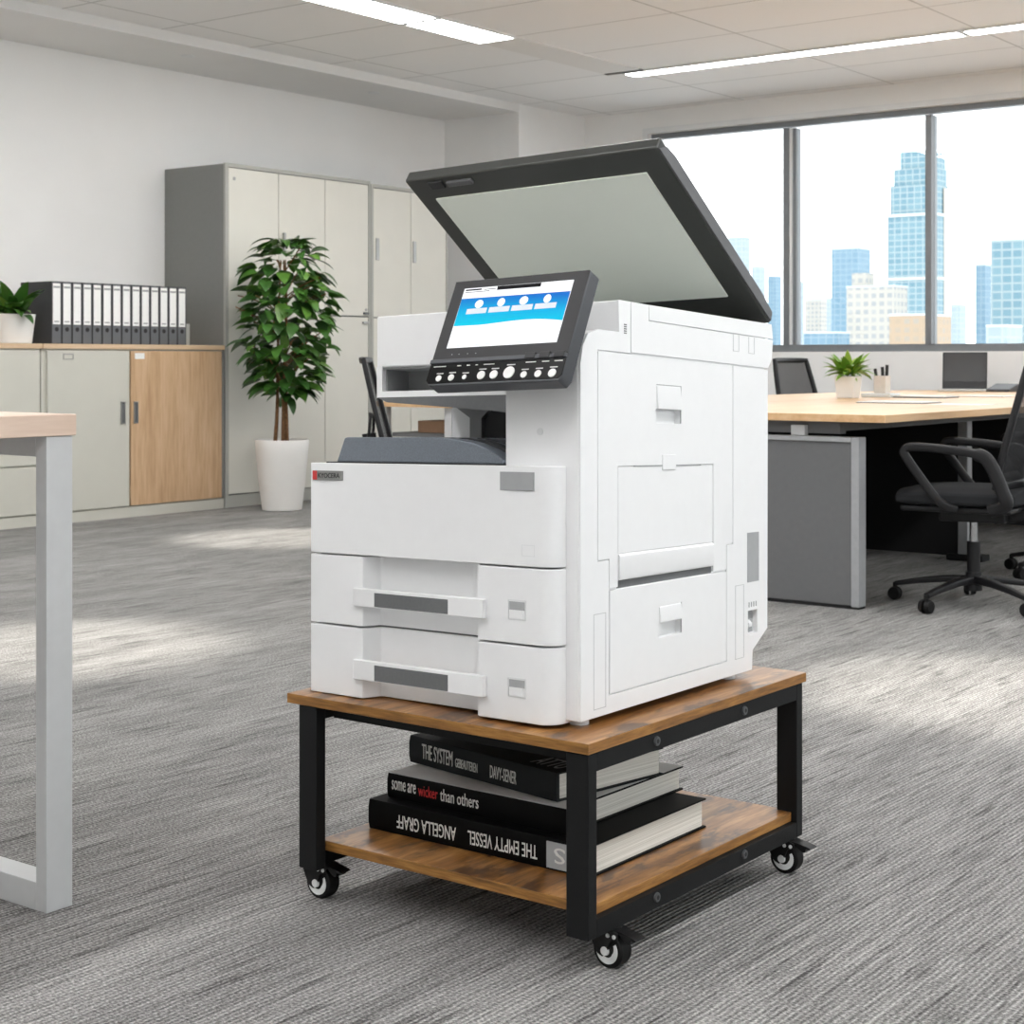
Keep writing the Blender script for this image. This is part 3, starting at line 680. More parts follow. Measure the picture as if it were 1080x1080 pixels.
for a, l in ((.010, .026), (.060, .008), (.080, .007), (.098, .005), (.115, .022), (.200, .020), (.232, .014), (.256, .016)): fbox(g_, PF, a, a + l, .1645, .1662, 0, .0013)
Q('button_caption', g_, 'letter', cp)
for a in (.041, .056, .074, .091): Q('indicator_light', disc_plate(B(), PF, a, .1435, .0011, 0, .0012, 10), 'mid_grey', cp)
scr = Q('screen', panel_prism([(.0262, .0172), (.2510, .0180), (.2500, .1316), (.0255, .1310)], 0, .0016), 'scr_white', cp)
blue = [(.0266, .0372), (.2505, .0392), (.2502, .0925)] + [(.2502 - .2235 * i / 12, .0925 - .0075 * math.sin(PI * min(1, i / 9)) * (1 - i / 14) - .003 * i / 12) for i in range(1, 13)]
Q('screen_banner', panel_prism(blue, .001, .0020), 'scr_blue', scr, smooth=False)
Q('screen_bar', panel_prism([(.0965, .0180), (.1868, .0185), (.1872, .0256), (.0975, .0250)], .001, .0021), 'scr_black', scr)
g_ = B()
for a, b, l, h in ((.030, .0195, .034, .0026), (.030, .0248, .052, .0009), (.070, .0215, .024, .001)): fbox(g_, PF, a, a + l, b, b + h, .001, .0021)
Q('screen_bar', g_, 'scr_black', scr)
for k, a in enumerate((.0682, .1145, .1610, .2085)):
    l0 = .0455 + k * .0472
    Q('screen_icon', disc_plate(B(), PF, a, .0500, (.0086, .0076, .0086, .0072)[k], .0018, .0024, 18, ry=.0078), 'scr_white', scr)
    g_ = B(); fbox(g_, PF, l0, l0 + .0425, .0582, .0682, .0018, .0023); Q('screen_label', g_, 'scr_label', scr)
g_ = B()
for a, l in ((.030, .010), (.046, .006), (.058, .014), (.085, .03), (.16, .02), (.215, .016)): fbox(g_, PF, a, a + l, .1268, .1282, .001, .0021)
Q('screen_label', g_, 'scr_label', scr)
# small key lock on the column front
g_ = B(); cyl(g_, (-1.585, 2.1735, .855), (-1.585, 2.1755, .855), .006); W('key_lock', g_, 'white_plastic_b')

# ================================================================ BOOKS ON THE CART
def book(name_label, cov, lining, w, d, h, loc, rotz, th=.003, inset=.006):
    """lying book, spine towards local -y, fore edge +y, head and tail at the ends"""
    t = thing('book', name_label, 'book', loc, 'thick dark books on the cart shelf', local=True, rotz=rotz)
    b_ = B()
    prof = [(0, 0), (d, 0), (d, th), (.006, th), (.006, h - th), (d, h - th), (d, h), (0, h), (-.003, h * .75), (-.003, h * .25)]
    prism(b_, prof, 'x', -w / 2, w / 2)
    c = P('cover', b_, cov, t, bevel=.0008, seg=1)
    P('page_block', bx(-w / 2 + inset, w / 2 - inset, .0062, d - inset, th + .0002, h - th - .0002), 'pages', t)
    if lining: P('lining', bx(-w / 2 + .002, w / 2 - .002, .002, d - .002, h - .0002, h + .0006), lining, c)
    return t, c
def spine(t, s, x0, width, z0, height, mat, flip=False, y=-.0034):
    bm_ = text(s, .03, width, .0008, height)
    if flip: m_ = frame_mat((x0 + width, y, z0 + height), (-1, 0, 0), (0, 0, -1), (0, -1, 0))
    else: m_ = frame_mat((x0, y, z0), (1, 0, 0), (0, 0, 1), (0, -1, 0))
    P('lettering', place(bm_, m_), mat, t, smooth=False)
b1, c1 = book('bottom book of the stack, black with upside-down white author and title on its spine', 'cover_black', None, .492, .375, .0535, (-1.776, 2.242, .1125), 0)
spine(c1, 'ANGELLA GRAFF', -.176, .137, .0125, .024, 'letter', True)
spine(c1, 'THE EMPTY VESSEL', -.012, .150, .0125, .024, 'letter', True)
P('spine_label', bx(.158, .205, -.0042, -.002, .004, .048), 'mid_grey', c1, label='grey label')
bm_ = text('S', .03, .022, .0008, .026); P('lettering', place(bm_, frame_mat((.196, -.0046, .040), (-1, 0, 0), (0, 0, -1), (0, -1, 0))), 'letter', c1, smooth=False)
b2, c2 = book('middle book of the stack, black spine with one red word', 'cover_black', 'cover_grey', .405, .375, .0440, (-1.802, 2.272, .1656), math.radians(-.6))
spine(c2, 'some are', -.190, .058, .0165, .0170, 'letter'); spine(c2, 'wicker', -.126, .046, .0150, .0200, 'letter_red'); spine(c2, 'than others', -.074, .088, .0140, .0220, 'letter')
b3, c3 = book('top book of the stack, charcoal spine with condensed white title, turned slightly', 'cover_char', None, .394, .275, .0500, (-1.830, 2.327, .2103), math.radians(-9.5))
P('front_board', bx(-.196, .196, .001, .274, .0497, .0506), 'cover_black', c3)
spine(c3, 'THE SYSTEM', -.158, .086, .0135, .028, 'letter'); spine(c3, 'GEBEAUTEREN', -.064, .060, .0145, .0165, 'letter'); spine(c3, 'DAVY-SENER', .030, .068, .0125, .0225, 'letter')
bm_ = text('ATTU', .03, .07, .0006, .05); P('lettering', place(bm_, frame_mat((.108, .020, .0508), (1, 0, 0), (0, 1, 0), (0, 0, 1))), 'letter_dim', c3, smooth=False)

# ================================================================ CABINETS ALONG THE LEFT WALL
FX = -8.0
def cab_handle(par, y0, y1, z0, z1):
    b_ = B(); t = .006
    box(b_, FX + .0195, FX + .026, y0, y1, z0, z0 + t); box(b_, FX + .0195, FX + .026, y0, y1, z1 - t, z1); box(b_, FX + .0195, FX + .026, y0, y0 + t, z0, z1); box(b_, FX + .0195, FX + .026, y1 - t, y1, z0, z1)
    h = P('handle', b_, 'handle_metal', par); P('handle_cup', bx(FX + .0192, FX + .021, y0 + t, y1 - t, z0 + t, z1 - t), 'handle_grey', h)
def low_cab(y0, y1, label):
    t = thing('low_cabinet', label, 'cabinet', ((XL + FX) / 2, (y0 + y1) / 2, 0), 'low cabinets along the left wall')
    P('carcass', bx(XL + .003, FX, y0, y1, .0, 1.038), 'cab_grey', t, bevel=.002)
    P('plinth', bx(FX, FX + .012, y0, y1, 0, .064), 'cab_grey', t)
    P('top_panel', bx(XL + .003, FX + .022, y0, y1, 1.038, 1.068), 'cab_top', t, bevel=.002)
    return t
c = low_cab(6.008, 7.438, 'low cabinet with one grey and one wooden sliding door')
d1 = P('door', bx(FX + .001, FX + .019, 6.040, 6.648, .072, 1.028), 'cab_grey', c, bevel=.002, label='plain grey door')
cab_handle(d1, 6.580, 6.612, .58, .715)
g_ = B(); y0, y1, z0, z1 = 6.150, 6.225, .975, 1.010; w = .005
for a in ((y0, y1, z0, z0 + w), (y0, y1, z1 - w * 1.5, z1), (y0, y0 + w, z0, z1), (y1 - w, y1, z0, z1)): box(g_, FX + .0185, FX + .0215, *a)
P('label_holder', g_, 'handle_metal', d1)
d2 = P('door', bx(FX + .001, FX + .019, 6.662, 7.415, .072, 1.028), 'cab_wood', c, bevel=.002, label='wood grain door')
cab_handle(d2, 6.680, 6.714, .58, .715)
P('label_holder', bx(FX + .0185, FX + .022, 6.690, 6.765, .978, 1.015), 'paper', d2)
P('door_edge', bx(FX + .001, FX + .020, 7.416, 7.432, .072, 1.028), 'cab_side', c)
c = low_cab(4.55, 6.000, 'low cabinet with a door above drawers at the left picture edge behind the desk')
d1 = P('door', bx(FX + .001, FX + .019, 4.57, 5.975, .470, 1.028), 'cab_grey', c, bevel=.002)
P('drawer', bx(FX + .001, FX + .019, 4.57, 5.975, .358, .462), 'cab_grey', c, bevel=.002); P('drawer', bx(FX + .001, FX + .019, 4.57, 5.975, .072, .348), 'cab_grey', c, bevel=.002)

def tall_cab(y0, y1, label, zt):
    t = thing('tall_cabinet', label, 'cabinet', ((XL + FX) / 2, (y0 + y1) / 2, 0), 'tall cabinets along the left wall')
    P('carcass', bx(XL + .003, FX - .004, y0 + .004, y1 - .001, .0, zt - .004), 'cab_side', t, bevel=.002)
    b_ = B(); box(b_, FX - .004, FX + .016, y0, y0 + .028, 0, zt); box(b_, FX - .004, FX + .016, y1 - .020, y1, 0, zt); box(b_, FX - .004, FX + .016, y0 + .028, y1 - .02, zt - .026, zt); box(b_, FX - .004, FX + .014, y0 + .028, y1 - .02, 0, .080)
    P('front_frame', b_, 'cab_frame', t, bevel=.002)
    return t
def tdoor(t, y0, y1, z0, z1): return P('door', bx(FX - .003, FX + .013, y0, y1, z0, z1), 'cab_beige', t, bevel=.002)
t = tall_cab(7.449, 8.868, 'tall beige cabinet with dark grey side behind the big potted plant', 2.268)
d = tdoor(t, 7.481, 7.936, .088, 2.238); g_ = B(); cyl(g_, (FX + .0125, 7.53, 2.17), (FX + .016, 7.53, 2.17), .012); P('lock', g_, 'handle_metal', d)
d = tdoor(t, 7.942, 8.392, .088, 2.238)
g_ = B(); box(g_, FX + .0125, FX + .035, 7.975, 7.992, 1.70, 1.84); box(g_, FX + .0125, FX + .024, 7.955, 7.992, 1.74, 1.755); P('handle', g_, 'handle_metal', d, bevel=.003)
d = tdoor(t, 8.398, 8.844, 1.290, 2.238); P('handle', bx(FX + .0125, FX + .03, 8.79, 8.838, 1.300, 1.318), 'handle_grey', d, bevel=.003)
g_ = B(); cyl(g_, (FX + .0125, 8.82, 1.335), (FX + .02, 8.82, 1.335), .010); P('lock', g_, 'handle_metal', d)
d = tdoor(t, 8.398, 8.844, .088, 1.280); P('handle', bx(FX + .0125, FX + .03, 8.78, 8.838, 1.235, 1.250), 'handle_metal', d, bevel=.003)
t = tall_cab(8.872, 9.752, 'tall beige double-door cabinet next to the grey column', 2.252)
for y0, y1, hy in ((8.902, 9.316, 8.925), (9.322, 9.730, 9.340)):
    d = tdoor(t, y0, y1, 1.285, 2.222); b_ = bx(FX + .0125, FX + .022, hy, hy + .034, 1.70, 1.86); h = P('handle', b_, 'handle_metal', d, bevel=.003)
    d = tdoor(t, y0, y1, .088, 1.275)

# binders in a row, a grey bookend behind the last one
def make_binder(y, w, label):
    h, d, x1 = .370, .30, FX - .005
    z = 1.068
    t = thing('ring_binder', label, 'binder', (x1 - d / 2, y + w / 2, z), 'ring binders on the low cabinet')
    P('cover', bx(x1 - d, x1 - .003, y, y + w, z, z + h), 'binder_dark', t, bevel=.002)
    P('spine', bx(x1 - .004, x1, y + .003, y + w - .008, z + .002, z + h - .004), 'binder', t, bevel=.001)
    P('spine_label', bx(x1 - .001, x1 + .0012, y + .007, y + w - .013, z + .115, z + h - .012), 'paper', t)
    g_ = B(); box(g_, x1, x1 + .0016, y + .010, y + w - .016, z + h - .040, z + h - .028); P('label_print', g_, 'mid_grey', t)
    g_ = B(); box(g_, x1, x1 + .0016, y + .016, y + w - .022, z + .128, z + .136); P('label_print', g_, 'mid_grey', t)
    g_ = B(); cyl(g_, (x1 - .002, y + w / 2 - .002, z + .086), (x1 + .001, y + w / 2 - .002, z + .086), .0135, .0135, 20); P('finger_hole', g_, 'ink', t)
    return t
WORDS = ['first ring binder of the row, beside the small potted plant', 'second', 'third', 'fourth', 'fifth', 'sixth', 'seventh', 'eighth', 'ninth', 'tenth', 'eleventh', 'twelfth', 'thirteenth']
y = 6.088; pitch = .0748
b0 = make_binder(y, .0725, 'first dark ring binder of the row, next to the small potted plant')
for k in range(1, 14):
    c = copy_tree(b0); c.location.y += pitch * k
    c['label'] = (WORDS[k] + ' dark ring binder of the row, counted from the small potted plant') if k < 13 else 'last dark ring binder of the row, next to the grey bookend'
solo('bookend', bx(FX - .19, FX - .02, 7.142, 7.175, 1.068, 1.205), 'cab_frame', 'small grey bookend at the end of the binder row by the tall cabinet', 'bookend', bevel=.004)

# ================================================================ PLANTS
def leaf(bm, p, d, ln, wd, droop, roll=0.0, seg=6, up=Vector((0, 0, 1)), shape=0.42, fold=0.25):
    d = Vector(d).normalized(); s = d.cross(up)
    if s.length < 1e-3: s = Vector((1, 0, 0))
    s.normalize(); u = s.cross(d).normalized()
    if roll: R_ = Matrix.Rotation(roll, 3, d); s = R_ @ s; u = R_ @ u
    p = Vector(p); cur = p.copy(); dirv = d.copy(); rows = []
    for i in range(seg + 1):
        t = i / seg
        w = wd * (math.sin(PI * min(1, t ** shape * 1.0)) ** .8 if t < 1 else 0) * .5
        if i == 0: w = wd * .03
        n_ = s.cross(dirv).normalized()
        rows.append((bm.verts.new(cur - s * w + n_ * w * fold), bm.verts.new(cur), bm.verts.new(cur + s * w + n_ * w * fold)))
        dirv = (dirv + Vector((0, 0, -droop / seg))).normalized(); cur = cur + dirv * (ln / seg)
    for a, b in zip(rows, rows[1:]):
        bm.faces.new((a[0], a[1], b[1], b[0])); bm.faces.new((a[1], a[2], b[2], b[1]))
# the big one
px, py = -7.60, 7.585
pl = thing('potted_plant', 'tall leafy potted tree in a white floor pot in front of the tall cabinets', 'plant', (px, py, 0))
b_ = B(); lathe(b_, [(.118, 0), (.128, .004), (.150, .18), (.168, .38), (.175, .448), (.172, .456), (.164, .456), (.160, .42)], (px, py, 0), 48); P('pot', b_, 'pot_white', pl)
b_ = B(); cyl(b_, (px, py, .415), (px, py, .425), .158, .158, 32); P('soil', b_, 'soil', pl)
b_ = B()
for dx, dy, lean in ((-.030, -.034, -.01), (.022, .026, .015), (.016, -.006, .03)):
    pts = curve([(px + dx, py + dy, .42), (px + dx * .8 + .004, py + dy * .7, .65), (px + dx * .6 + lean * .5, py + dy * .5, .90), (px + lean * 1.5, py + dy * .4, 1.30), (px + lean, py, 1.62)], 5)
    sweep(b_, pts, csec(.0135, 8), up=Vector((1, 0, 0)), scales=[1 - .7 * i / len(pts) for i in range(len(pts))])
rng = random.Random(11)
tips = []
for k in range(34):
    z = rng.uniform(.86, 1.62); a = rng.uniform(0, 2 * PI); r = .22 * math.sin(PI * min(1, (z - .66) / 1.12)) + .08
    e = (px + r * math.cos(a), py + r * math.sin(a), z + rng.uniform(.02, .10)); tips.append(e)
    sweep(b_, curve([(px, py, z - .10), (px + r * .5 * math.cos(a), py + r * .5 * math.sin(a), z - .01), e], 4), csec(.0045, 5), up=Vector((.3, .2, 1)))
P('trunk', b_, 'bark', pl)
b_ = B(); n = 0
while n < 430:
    tt = rng.uniform(-1, 1); z = 1.235 + .50 * tt
    R_ = .362 * math.sqrt(max(0, 1 - tt * tt)) ** .8 * (1.0 if tt > 0 else 1 - .12 * tt * tt)
    a = rng.uniform(0, 2 * PI); r = R_ * rng.uniform(.30, .84)
    x, y = px + .03 + r * math.cos(a), py + .02 + r * math.sin(a)
    el = rng.uniform(-.35, .45) + (.35 if tt > .8 else 0)
    d = Vector((math.cos(a + rng.uniform(-.8, .8)), math.sin(a + rng.uniform(-.8, .8)), el))
    ln = rng.uniform(.115, .165)
    if x + d.normalized().x * ln < FX + .03: continue
    leaf(b_, (x, y, z), d, ln, ln * rng.uniform(.54, .64), rng.uniform(.5, 1.25), rng.uniform(-.6, .6), shape=.62, fold=.16); n += 1
for a, el in ((-2.4, .55), (.9, .5), (-.6, .4), (2.2, .5)):
    leaf(b_, (px + .03 * math.cos(a), py + .03 * math.sin(a), 1.74), (math.cos(a), math.sin(a), el), .19, .075, 1.2, shape=.6)
P('foliage', b_, 'leaf', pl, angle=60)
# the one on the low cabinet
sx_, sy_ = -8.125, 5.915
sp = thing('potted_plant', 'small bushy plant in a white pot on the low cabinet beside the binders', 'plant', (sx_, sy_, 1.068))
b_ = B(); lathe(b_, [(.092, 0), (.098, .004), (.108, .09), (.118, .160), (.120, .172), (.113, .172), (.110, .150)], (sx_, sy_, 1.068), 40); P('pot', b_, 'pot_white', sp)
b_ = B(); cyl(b_, (sx_, sy_, 1.21), (sx_, sy_, 1.218), .110, .110, 28); P('soil', b_, 'soil', sp)
b_ = B()
for k in range(74):
    a = rng.uniform(0, 2 * PI); el = rng.uniform(.35, 2.8); r = rng.uniform(0, .05); ln = rng.uniform(.19, .27)
    if el > 1.2: ln *= 1.0
    if sy_ + ln * math.sin(a) / math.hypot(1, el) > 5.96: continue
    leaf(b_, (sx_ + r * math.cos(a), sy_ + r * math.sin(a), 1.218 + rng.uniform(0, .03)), (math.cos(a), math.sin(a), el), ln, ln * .30, rng.uniform(.5, 1.3), rng.uniform(-.4, .4), shape=.6)
P('foliage', b_, 'leaf_small', sp, angle=60)

# ================================================================ DESK AT THE LEFT EDGE
dk = thing('desk', 'desk with pale pinkish top on grey steel loop legs at the left picture edge', 'desk', (-2.8, 1.1, 0))
P('desk_top', bx(-3.18, -2.378, .30, 1.862, .8365, .8745), 'desk_pink', dk, bevel=.002)
for y0 in (.36, 1.800):
    b_ = B(); y1 = y0 + .056
    box(b_, -2.412, -2.382, y0, y1, 0, .8365); box(b_, -3.16, -3.13, y0, y1, 0, .8365); box(b_, -3.13, -2.412, y0, y1, 0, .050); box(b_, -3.13, -2.412, y0, y1, .800, .8365)
    P('leg_frame', b_, 'desk_steel', dk, bevel=.0015)
P('under_rail', bx(-2.80, -2.76, .416, 1.80, .800, .8365), 'desk_steel', dk)

# ================================================================ BENCH TABLE ON THE RIGHT
tb_ = thing('bench_table', 'large double bench table with warm wooden top by the windows', 'table', (-3.7, 8.4, 0))
P('table_top', bx(-3.945, -2.637, 5.856, 10.95, .730, .760), 'desk_wood', tb_, bevel=.0015)
P('table_top', bx(-4.76, -3.957, 5.856, 10.95, .730, .760), 'desk_wood', tb_, bevel=.0015)
ep = P('end_panel', bx(-3.90, -2.790, 5.900, 5.945, .012, .655), 'desk_panel', tb_, bevel=.002)
b_ = B(); box(b_, -2.796, -2.762, 5.890, 5.955, .008, .670); box(b_, -3.92, -2.796, 5.890, 5.955, .650, .670)
P('panel_frame', b_, 'desk_frame', ep, bevel=.003, label='silver edge frame')
P('panel_foot', bx(-3.9, -2.765, 5.895, 5.950, 0, .010), 'desk_dark', ep)
P('beam', bx(-4.70, -2.86, 5.93, 5.98, .680, .730), 'desk_panel', tb_); P('beam', bx(-2.90, -2.86, 5.98, 10.85, .690, .730), 'desk_panel', tb_)
P('bracket', bx(-3.06, -3.0, 5.90, 5.93, .672, .712), 'desk_steel', tb_)
P('modesty_panel', bx(-3.97, -3.93, 6.0, 10.8, .03, .728), 'desk_dark', tb_)
for y0 in (7.66, 9.30):
    P('support_panel', bx(-3.93, -3.07, y0, y0 + .03, .02, .728), 'desk_dark', tb_)
    b_ = B(); box(b_, -3.07, -3.02, y0 - .01, y0 + .05, .03, .728); l_ = P('leg', b_, 'desk_frame', tb_, bevel=.004)
    P('leg_foot', bx(-3.12, -2.94, y0 - .03, y0 + .07, 0, .03), 'desk_dark', l_, bevel=.004)
b_ = B(); box(b_, -4.72, -4.66, 5.95, 6.01, 0, .73); P('leg', b_, 'desk_frame', tb_); b_ = B(); box(b_, -4.72, -4.66, 10.79, 10.85, 0, .73); P('leg', b_, 'desk_frame', tb_); b_ = B(); box(b_, -2.92, -2.86, 10.79, 10.85, 0, .69); P('leg', b_, 'desk_frame', tb_)
ZT = .760
# plant on the table: square tapered pot
qx, qy = -3.985, 8.36
tp = thing('potted_plant', 'bright green plant in a square white pot on the bench table', 'plant', (qx, qy, ZT))
def tapered(bm, cx, cy, z0, z1, w0, w1, rz=0.0):
    v = []
    for z, w in ((z0, w0), (z1, w1)):
        for i in range(4):
            a = rz + PI / 4 + i * PI / 2; v.append(bm.verts.new((cx + w * .7071 * math.cos(a), cy + w * .7071 * math.sin(a), z)))
    bm.faces.new(v[0:4][::-1]); bm.faces.new(v[4:8])
    for i in range(4): bm.faces.new((v[i], v[(i + 1) % 4], v[4 + (i + 1) % 4], v[4 + i]))
    return bm
P('pot', tapered(B(), qx, qy, ZT, ZT + .122, .098, .122, .1), 'pot_white', tp, bevel=.006, seg=3)
P('soil', tapered(B(), qx, qy, ZT + .121, ZT + .1235, .105, .106, .1), 'soil', tp)
b_ = B()
for k in range(70):
    a = rng.uniform(0, 2 * PI); el = rng.uniform(.1, 2.6); r = rng.uniform(0, .045); ln = rng.uniform(.09, .15)
    leaf(b_, (qx + r * math.cos(a), qy + r * math.sin(a), ZT + .123 + rng.uniform(0, .03)), (math.cos(a), math.sin(a), el), ln, ln * .30, rng.uniform(.3, 1.1), rng.uniform(-.4, .4), seg=5, shape=.6)
P('foliage', b_, 'leaf_bright', tp, angle=60)
# acrylic tray with pen cup and pens
ax, ay = -3.955, 8.72
solo('desk_tray', bx(ax - .09, ax + .09, ay - .07, ay + .07, ZT, ZT + .022), 'acrylic', 'clear pale tray on the bench table holding the pen cup', 'tray', bevel=.004)
t = thing('pen_cup', 'square beige pen cup on the pale tray beside the green plant', 'pen cup', (ax + .0, ay + .02, ZT + .022))
zc_ = ZT + .022
b_ = B(); box(b_, ax - .035, ax + .035, ay - .015, ay - .011, zc_, zc_ + .100); box(b_, ax - .035, ax + .035, ay + .051, ay + .055, zc_, zc_ + .100); box(b_, ax - .035, ax - .031, ay - .011, ay + .051, zc_, zc_ + .100); box(b_, ax + .031, ax + .035, ay - .011, ay + .051, zc_, zc_ + .100); box(b_, ax - .031, ax + .031, ay - .011, ay + .051, zc_, zc_ + .004)
P('cup', b_, 'cup', t)
for dx, dy, lx, hh, lab in ((-.018, .01, -.020, .140, 'shorter black pen leaning left in the beige pen cup'), (.006, .02, -.004, .150, 'middle black pen standing in the beige pen cup'), (.020, .03, .006, .162, 'tallest black pen on the right in the beige pen cup')):
    b_ = B(); cyl(b_, (ax + dx, ay + dy, zc_ + .0045), (ax + dx + lx, ay + dy, zc_ + hh), .0085, .0095, 12); solo('pen', b_, 'ink', lab, 'pen', 'pens in the pen cup')
# notebooks and papers
def pad(name, cx, cy, w, d, h, rz, mat, edge, label, cat):
    t = thing(name, label, cat, (cx, cy, ZT), None, local=True, rotz=rz)
    P('cover', bx(-w / 2, w / 2, -d / 2, d / 2, 0, h * .45), edge, t, bevel=.001, seg=1); P('sheet', bx(-w / 2 + .004, w / 2 - .004, -d / 2 + .004, d / 2 - .003, h * .45, h), mat, t)
pad('folder', -3.36, 7.62, .34, .25, .007, 0, 'paper', 'ink', 'thin dark folder with white sheets nearest the front of the bench table', 'folder')
pad('notebook', -3.70, 8.76, .30, .22, .012, .02, 'paper', 'ink', 'black edged notebook lying in the middle of the bench table', 'notebook')
pad('notebook', -3.50, 9.15, .30, .22, .008, -.05, 'paper', 'kraft', 'thin brown edged notebook near the laptop side of the table', 'notebook')
solo('paper_sheet', bx(-3.12, -2.86, 7.38, 7.62, ZT, ZT + .0015), 'paper', 'loose white sheet beside the dark folder on the bench table', 'paper')
# laptop
lx_, ly_ = -4.26, 10.72
t = thing('laptop', 'open dark laptop at the far end of the bench table', 'laptop', (lx_, ly_, ZT), None, local=True, rotz=math.radians(18))
P('keyboard_deck', bx(-.16, .16, -.11, .11, 0, .016), 'laptop_key', t, bevel=.003)
b_ = bx(-.148, .148, -.004, .004, 0, .255); sc_ = P('display', place(b_, Matrix.Translation((0, .108, .016)) @ Matrix.Rotation(math.radians(-12), 4, 'X')), 'laptop', t, bevel=.003)
b_ = bx(-.135, .135, -.0052, -.0038, .050, .242); P('screen_panel', place(b_, Matrix.Translation((0, .108, .016)) @ Matrix.Rotation(math.radians(-12), 4, 'X')), 'laptop_screen', sc_)
solo('desk_phone', prism(B(), [(10.60, ZT), (10.78, ZT), (10.78, ZT + .055), (10.60, ZT + .018)], 'x', -4.06, -3.90), 'panel_shell', 'low grey desk phone right beside the laptop', 'phone', bevel=.006)

# ================================================================ OFFICE CHAIRS
def make_chair(label, loc, rotz):
    t = thing('office_chair', label, 'chair', loc, 'office chairs', local=True, rotz=rotz)
    b_ = B(); cyl(b_, (0, 0, .062), (0, 0, .135), .034, .030, 20); hub = P('base_hub', b_, 'chair_black', t)
    for k in range(5):
        a = math.radians(90 + 72 * k); ca, sa = math.cos(a), math.sin(a)
        b_ = B(); sweep(b_, [(.02 * ca, .02 * sa, .105), (.12 * ca, .12 * sa, .100), (.22 * ca, .22 * sa, .086), (.315 * ca, .315 * sa, .068)], rsec(.042, .030, .008), scales=[1, .9, .75, .6])
        P('base_leg', b_, 'chair_black', t)
        b_ = B(); cx, cy = .318 * ca, .318 * sa; tx, ty = -sa, ca
        for s in (-1, 1): cyl(b_, (cx + tx * s * .004, cy + ty * s * .004, .028), (cx + tx * s * .024, cy + ty * s * .024, .028), .028, .024, 20)
        cyl(b_, (cx, cy, .030), (cx, cy, .072), .009); P('caster', b_, 'rubber', t, bevel=.003)
    b_ = B(); cyl(b_, (0, 0, .135), (0, 0, .255), .026); P('gas_cylinder', b_, 'chair_black', t)
    b_ = B(); cyl(b_, (0, 0, .255), (0, 0, .345), .016); P('piston', b_, 'chrome', t, label='bright steel piston')
    P('mechanism', bx(-.07, .07, -.14, .12, .335, .385), 'chair_black', t, bevel=.008)
    # seat: domed cushion on a black pan
    b_ = B(); nx, ny = 10, 10; g = {}
    for layer in (0, 1):
        for i in range(nx + 1):
            for j in range(ny + 1):
                u = i / nx * 2 - 1; v = j / ny * 2 - 1
                su = math.copysign(abs(u) ** .9, u); sv = v
                x = su * .25 * (1 - .08 * abs(v) ** 3); y = sv * .245 * (1 - .06 * abs(u) ** 3) + .015
                e = max(abs(u), abs(v))
                zz = (.475 - .022 * (abs(u) ** 4) - .014 * max(0, v) ** 4 + .006 * abs(u)) if layer else .405 + .012 * e ** 6
                g[layer, i, j] = b_.verts.new((x, y, zz))
    for layer in (0, 1):
        for i in range(nx):
            for j in range(ny):
                q = [g[layer, i, j], g[layer, i + 1, j], g[layer, i + 1, j + 1], g[layer, i, j + 1]]
                b_.faces.new(q if layer else q[::-1])
    for i in range(nx):
        for j, dd in ((0, 0), (ny, 1)): b_.faces.new((g[0, i, j], g[0, i + 1, j], g[1, i + 1, j], g[1, i, j]))
    for j in range(ny):
        for i in (0, nx): b_.faces.new((g[0, i, j], g[0, i, j + 1], g[1, i, j + 1], g[1, i, j]))
    bmesh.ops.recalc_face_normals(b_, faces=b_.faces[:]); P('seat', b_, 'chair_fabric', t, bevel=.012, seg=3, angle=60)
    P('seat_pan', bx(-.22, .22, -.20, .23, .383, .407), 'chair_black', t, bevel=.010)
    # back: curved frame with mesh
    def bp(u, s):      # u across -1..1, s 0..1 up
        z = .49 + .48 * s; y = -.175 - .035 * math.sin(PI * s) * .3 - .115 * s ** 1.3 + .035 * (1 - abs(u) ** 2) * -1 * (1 - .3 * s)
        w = .225 - .045 * s ** 2
        return Vector((u * w, y + .03, z))
    ring = [bp(-1 + 2 * i / 8, 0) for i in range(9)] + [bp(1, i / 10) for i in range(1, 10)] + [bp(1 - 2 * i / 8, 1) for i in range(9)] + [bp(-1, 1 - i / 10) for i in range(1, 10)]
    b_ = B(); sweep(b_, ring, rsec(.034, .026, .009), up=Vector((0, 1, .2)), closed=True); bk = P('back_frame', b_, 'chair_black', t)
    b_ = B(); G = [[b_.verts.new(bp(-1 + 2 * i / 8, j / 10)) for i in range(9)] for j in range(11)]
    for j in range(10):
        for i in range(8): b_.faces.new((G[j][i], G[j][i + 1], G[j + 1][i + 1], G[j + 1][i]))
    P('back_mesh', b_, 'chair_mesh', bk, angle=60)
    b_ = B(); sweep(b_, curve([(-.10, -.235, .68), (-.12, -.24, .60), (0, -.255, .57), (.12, -.24, .60), (.10, -.235, .68), (0, -.245, .695), (-.10, -.235, .68)], 4), rsec(.022, .014, .005), up=Vector((0, 1, 0))); P('lumbar_support', b_, 'chair_black', bk)
    b_ = B(); sweep(b_, curve([(0, -.08, .36), (0, -.19, .385), (0, -.232, .47), (0, -.250, .60)], 5), rsec(.07, .026, .008), up=Vector((1, 0, 0))); P('back_bracket', b_, 'chair_black', t)
    for s in (-1, 1):
        X = s * .268
        loop = curve([(X * .9, -.13, .400), (X, -.195, .425), (X, -.18, .48), (X, -.135, .58), (X, -.09, .612), (X, .02, .628), (X, .16, .636), (X, .195, .622), (X, .187, .595), (X, .125, .510), (X, .055, .425), (X * .9, .00, .398)], 5)
        b_ = B(); n_ = len(loop); sweep(b_, loop, rsec(.034, .024, .009), up=Vector((1, 0, 0)), scales=[1.5 if i < n_ * .36 else 1.0 for i in range(n_)]); P('armrest', b_, 'chair_black', t)
    return t
